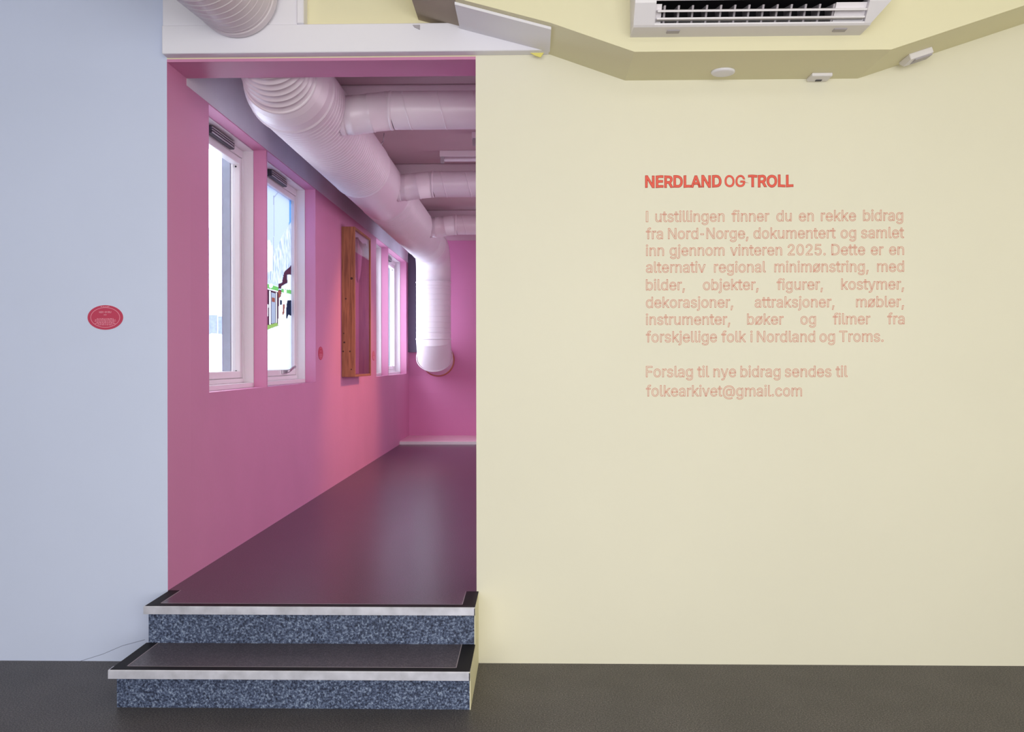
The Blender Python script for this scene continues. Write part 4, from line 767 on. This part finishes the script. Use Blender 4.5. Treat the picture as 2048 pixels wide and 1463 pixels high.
t = thing('wall_paragraph', 'salmon outlined eight line text paragraph below the coral heading', 'wall lettering', (p0.x, WY, atY(1291, 684, WY).z))
for body, base, r_ in (('I utstillingen finner du en rekke bidrag', 443.5, 1806), ('fra Nord-Norge, dokumentert og samlet', 477.8, 1808), ('inn gjennom vinteren 2025. Dette er en', 511.2, 1808),
        ('alternativ regional minimønstring, med', 544.8, 1808), ('bilder, objekter, figurer, kostymer,', 580, 1808), ('dekorasjoner, attraksjoner, møbler,', 615, 1808),
        ('instrumenter, bøker og filmer fra', 649, 1809), ('forskjellige folk i Nordland og Troms.', 683.8, 1767)):
    line_of('text_line', t, body, 1292, r_, base, 21.3, SALMON, OW)
t = thing('wall_contact_text', 'salmon outlined two line contact text lowest on the yellow wall', 'wall lettering', (p0.x, WY, atY(1291, 792, WY).z))
line_of('text_line', t, 'Forslag til nye bidrag sendes til', 1292, 1695, 753.6, 21.5, SALMON, OW)
line_of('text_line', t, 'folkearkivet@gmail.com', 1292, 1604, 792, 21.5, SALMON, OW)

# ------------------------------------------------------------------ air conditioner
zA = atY(1520, 72.5, FY).z
ya_ = FY - .20
xl = atY(1271, 10, ya_).x; xr = atY(1785, 10, ya_).x
print('ac', xl, xr, zA)
t = thing('air_conditioner', 'white wall air conditioner with open louvre above the yellow ceiling drop', 'air conditioner', ((xl+xr)/2, FY, zA))
lip = atY(1520, 51, FY-.12)
pf = [(FY, zA), (FY-.03, zA-.003), (FY-.118, zA), (FY-.125, zA+.008), (FY-.125, zA+.012)]
mouth_t = zA + .085
def cheek(x0, x1): 
    bm = bmesh.new()
    add_prism(bm, [(FY, zA), (FY-.118, zA), (FY-.128, zA+.006), (FY-.19, mouth_t-.01), (FY-.205, mouth_t+.03), (FY-.205, zA+.24), (FY-.18, zA+.28), (FY, zA+.29)], 'x', x0, x1)
    return bm
cw = .088
bm = cheek(xl, xl+cw); 
obj('end_cap', bm, ACW, t)
bm = bmesh.new()   # right cap with a cut lower corner
x0, x1 = xr-cw, xr
add_prism(bm, [(FY, zA), (FY-.118, zA), (FY-.128, zA+.006), (FY-.19, mouth_t-.01), (FY-.205, mouth_t+.03), (FY-.205, zA+.24), (FY-.18, zA+.28), (FY, zA+.29)], 'x', x0, x1)
for v in bm.verts:
    if v.co.x > x1-.001 and v.co.z < zA+.03: v.co.x -= .06
obj('end_cap', bm, ACW, t)
bm = bmesh.new()
add_prism(bm, [(FY, zA), (FY-.118, zA), (FY-.128, zA+.006), (FY-.13, zA+.012), (FY-.04, zA+.012), (FY-.02, zA+.11), (FY-.165, mouth_t+.015), (FY-.185, mouth_t), (FY-.205, mouth_t+.03), (FY-.205, zA+.24), (FY-.18, zA+.28), (FY, zA+.29)], 'x', xl+cw, xr-cw, 0, {4: 1, 5: 1, 3: 1})
obj('casing', bm, [ACW, ACD], t)
ux = (xr-cw) - (xl+cw); n_f = 12
x_a = xl+cw+.035; x_b = xr-cw-.14
for k in range(n_f+1):
    xx = x_a + (x_b-x_a)*k/n_f
    bm = bmesh.new(); add_prism(bm, [(FY-.05, zA+.014), (FY-.118, zA+.016), (FY-.165, mouth_t-.012), (FY-.05, mouth_t+.015)], 'x', xx, xx+.008); obj('vertical_fin', bm, ACG, t)
bm = bmesh.new(); add_prism(bm, [(FY-.03, zA+.0125), (FY-.11, zA+.014), (FY-.165, mouth_t-.006), (FY-.03, mouth_t+.02)], 'x', x_b+.012, xr-cw-.001); obj('mouth_filler', bm, ACW, t)
bm = bmesh.new(); add_prism(bm, [(FY-.03, zA+.0125), (FY-.11, zA+.014), (FY-.165, mouth_t-.006), (FY-.03, mouth_t+.02)], 'x', xl+cw+.001, x_a-.008); obj('mouth_filler', bm, ACW, t)
def vane(u, z, ln, ang, th_=.008):
    bm = bmesh.new(); c_, s_ = math.cos(ang), math.sin(ang)
    q = [(-ln/2, -th_/2), (ln/2, -th_/2), (ln/2, th_/2), (-ln/2, th_/2)]
    add_prism(bm, [(FY-u + a*c_ - b*s_, z + a*s_ + b*c_) for a, b in q], 'x', xl+cw+.006, xr-cw-.006)
    bmesh.ops.bevel(bm, geom=list(bm.edges), offset=.0015, segments=1, affect='EDGES')
    return obj('louvre_vane', bm, ACW, t)
vane(.158, zA+.053, .05, math.radians(24)); vane(.128, zA+.026, .05, math.radians(6))
for xx in (xl+cw+.06, xr-cw-.11):
    bm = bmesh.new(); add_box(bm, xx, xx+.055, FY-.085, FY-.05, zA-.004, zA+.002, bevel=.002); obj('bottom_clip', bm, ACG, t)

# ------------------------------------------------------------------ ceiling devices below the soffit
q = atZ(1446, 142.5, zb)
bm = bmesh.new(); add_lathe(bm, (q.x, q.y, zb), (0, 0, -1), [(0, .055), (.006, .055), (.011, .05), (.013, .03)], 40)
tag(obj('ceiling_disc', bm, WHITE), 'flat round white disc under the yellow ceiling drop', 'ceiling disc')
q = atZ(1640, 150, zb)
t = thing('ceiling_detector', 'small square white detector under the level part of the ceiling drop', 'detector', (q.x, q.y, zb))
box('cover', (q.x-.048, q.x+.048, 4.235, 4.322, zb-.016, zb), ACW, t, bevel=.004, seg=2)
box('sensor_window', (q.x-.012, q.x+.016, 4.29, 4.31, zb-.018, zb-.015), DARK, t)
q = atY(1832, 115, 4.2); ang = math.atan(slR); zz = zb + slR*(q.x - pR.x)
t = thing('ceiling_detector', 'white wedge detector under the sloping right end of the ceiling drop', 'detector', (q.x, 4.2, zz))
M = Matrix.Translation((q.x, 0, zz)) @ Matrix.Rotation(-ang, 4, 'Y')
bm = bmesh.new(); add_prism(bm, [(4.15, 0), (4.27, 0), (4.27, -.012), (4.235, -.034), (4.15, -.028)], 'x', -.055, .055); bmesh.ops.bevel(bm, geom=list(bm.edges), offset=.003, segments=1, affect='EDGES'); bm.transform(M); obj('cover', bm, ACW, t)
bm = bmesh.new(); add_box(bm, -.03, .05, 4.16, 4.225, -.0345, -.028); bm.transform(M); obj('sensor_window', bm, ACG, t)
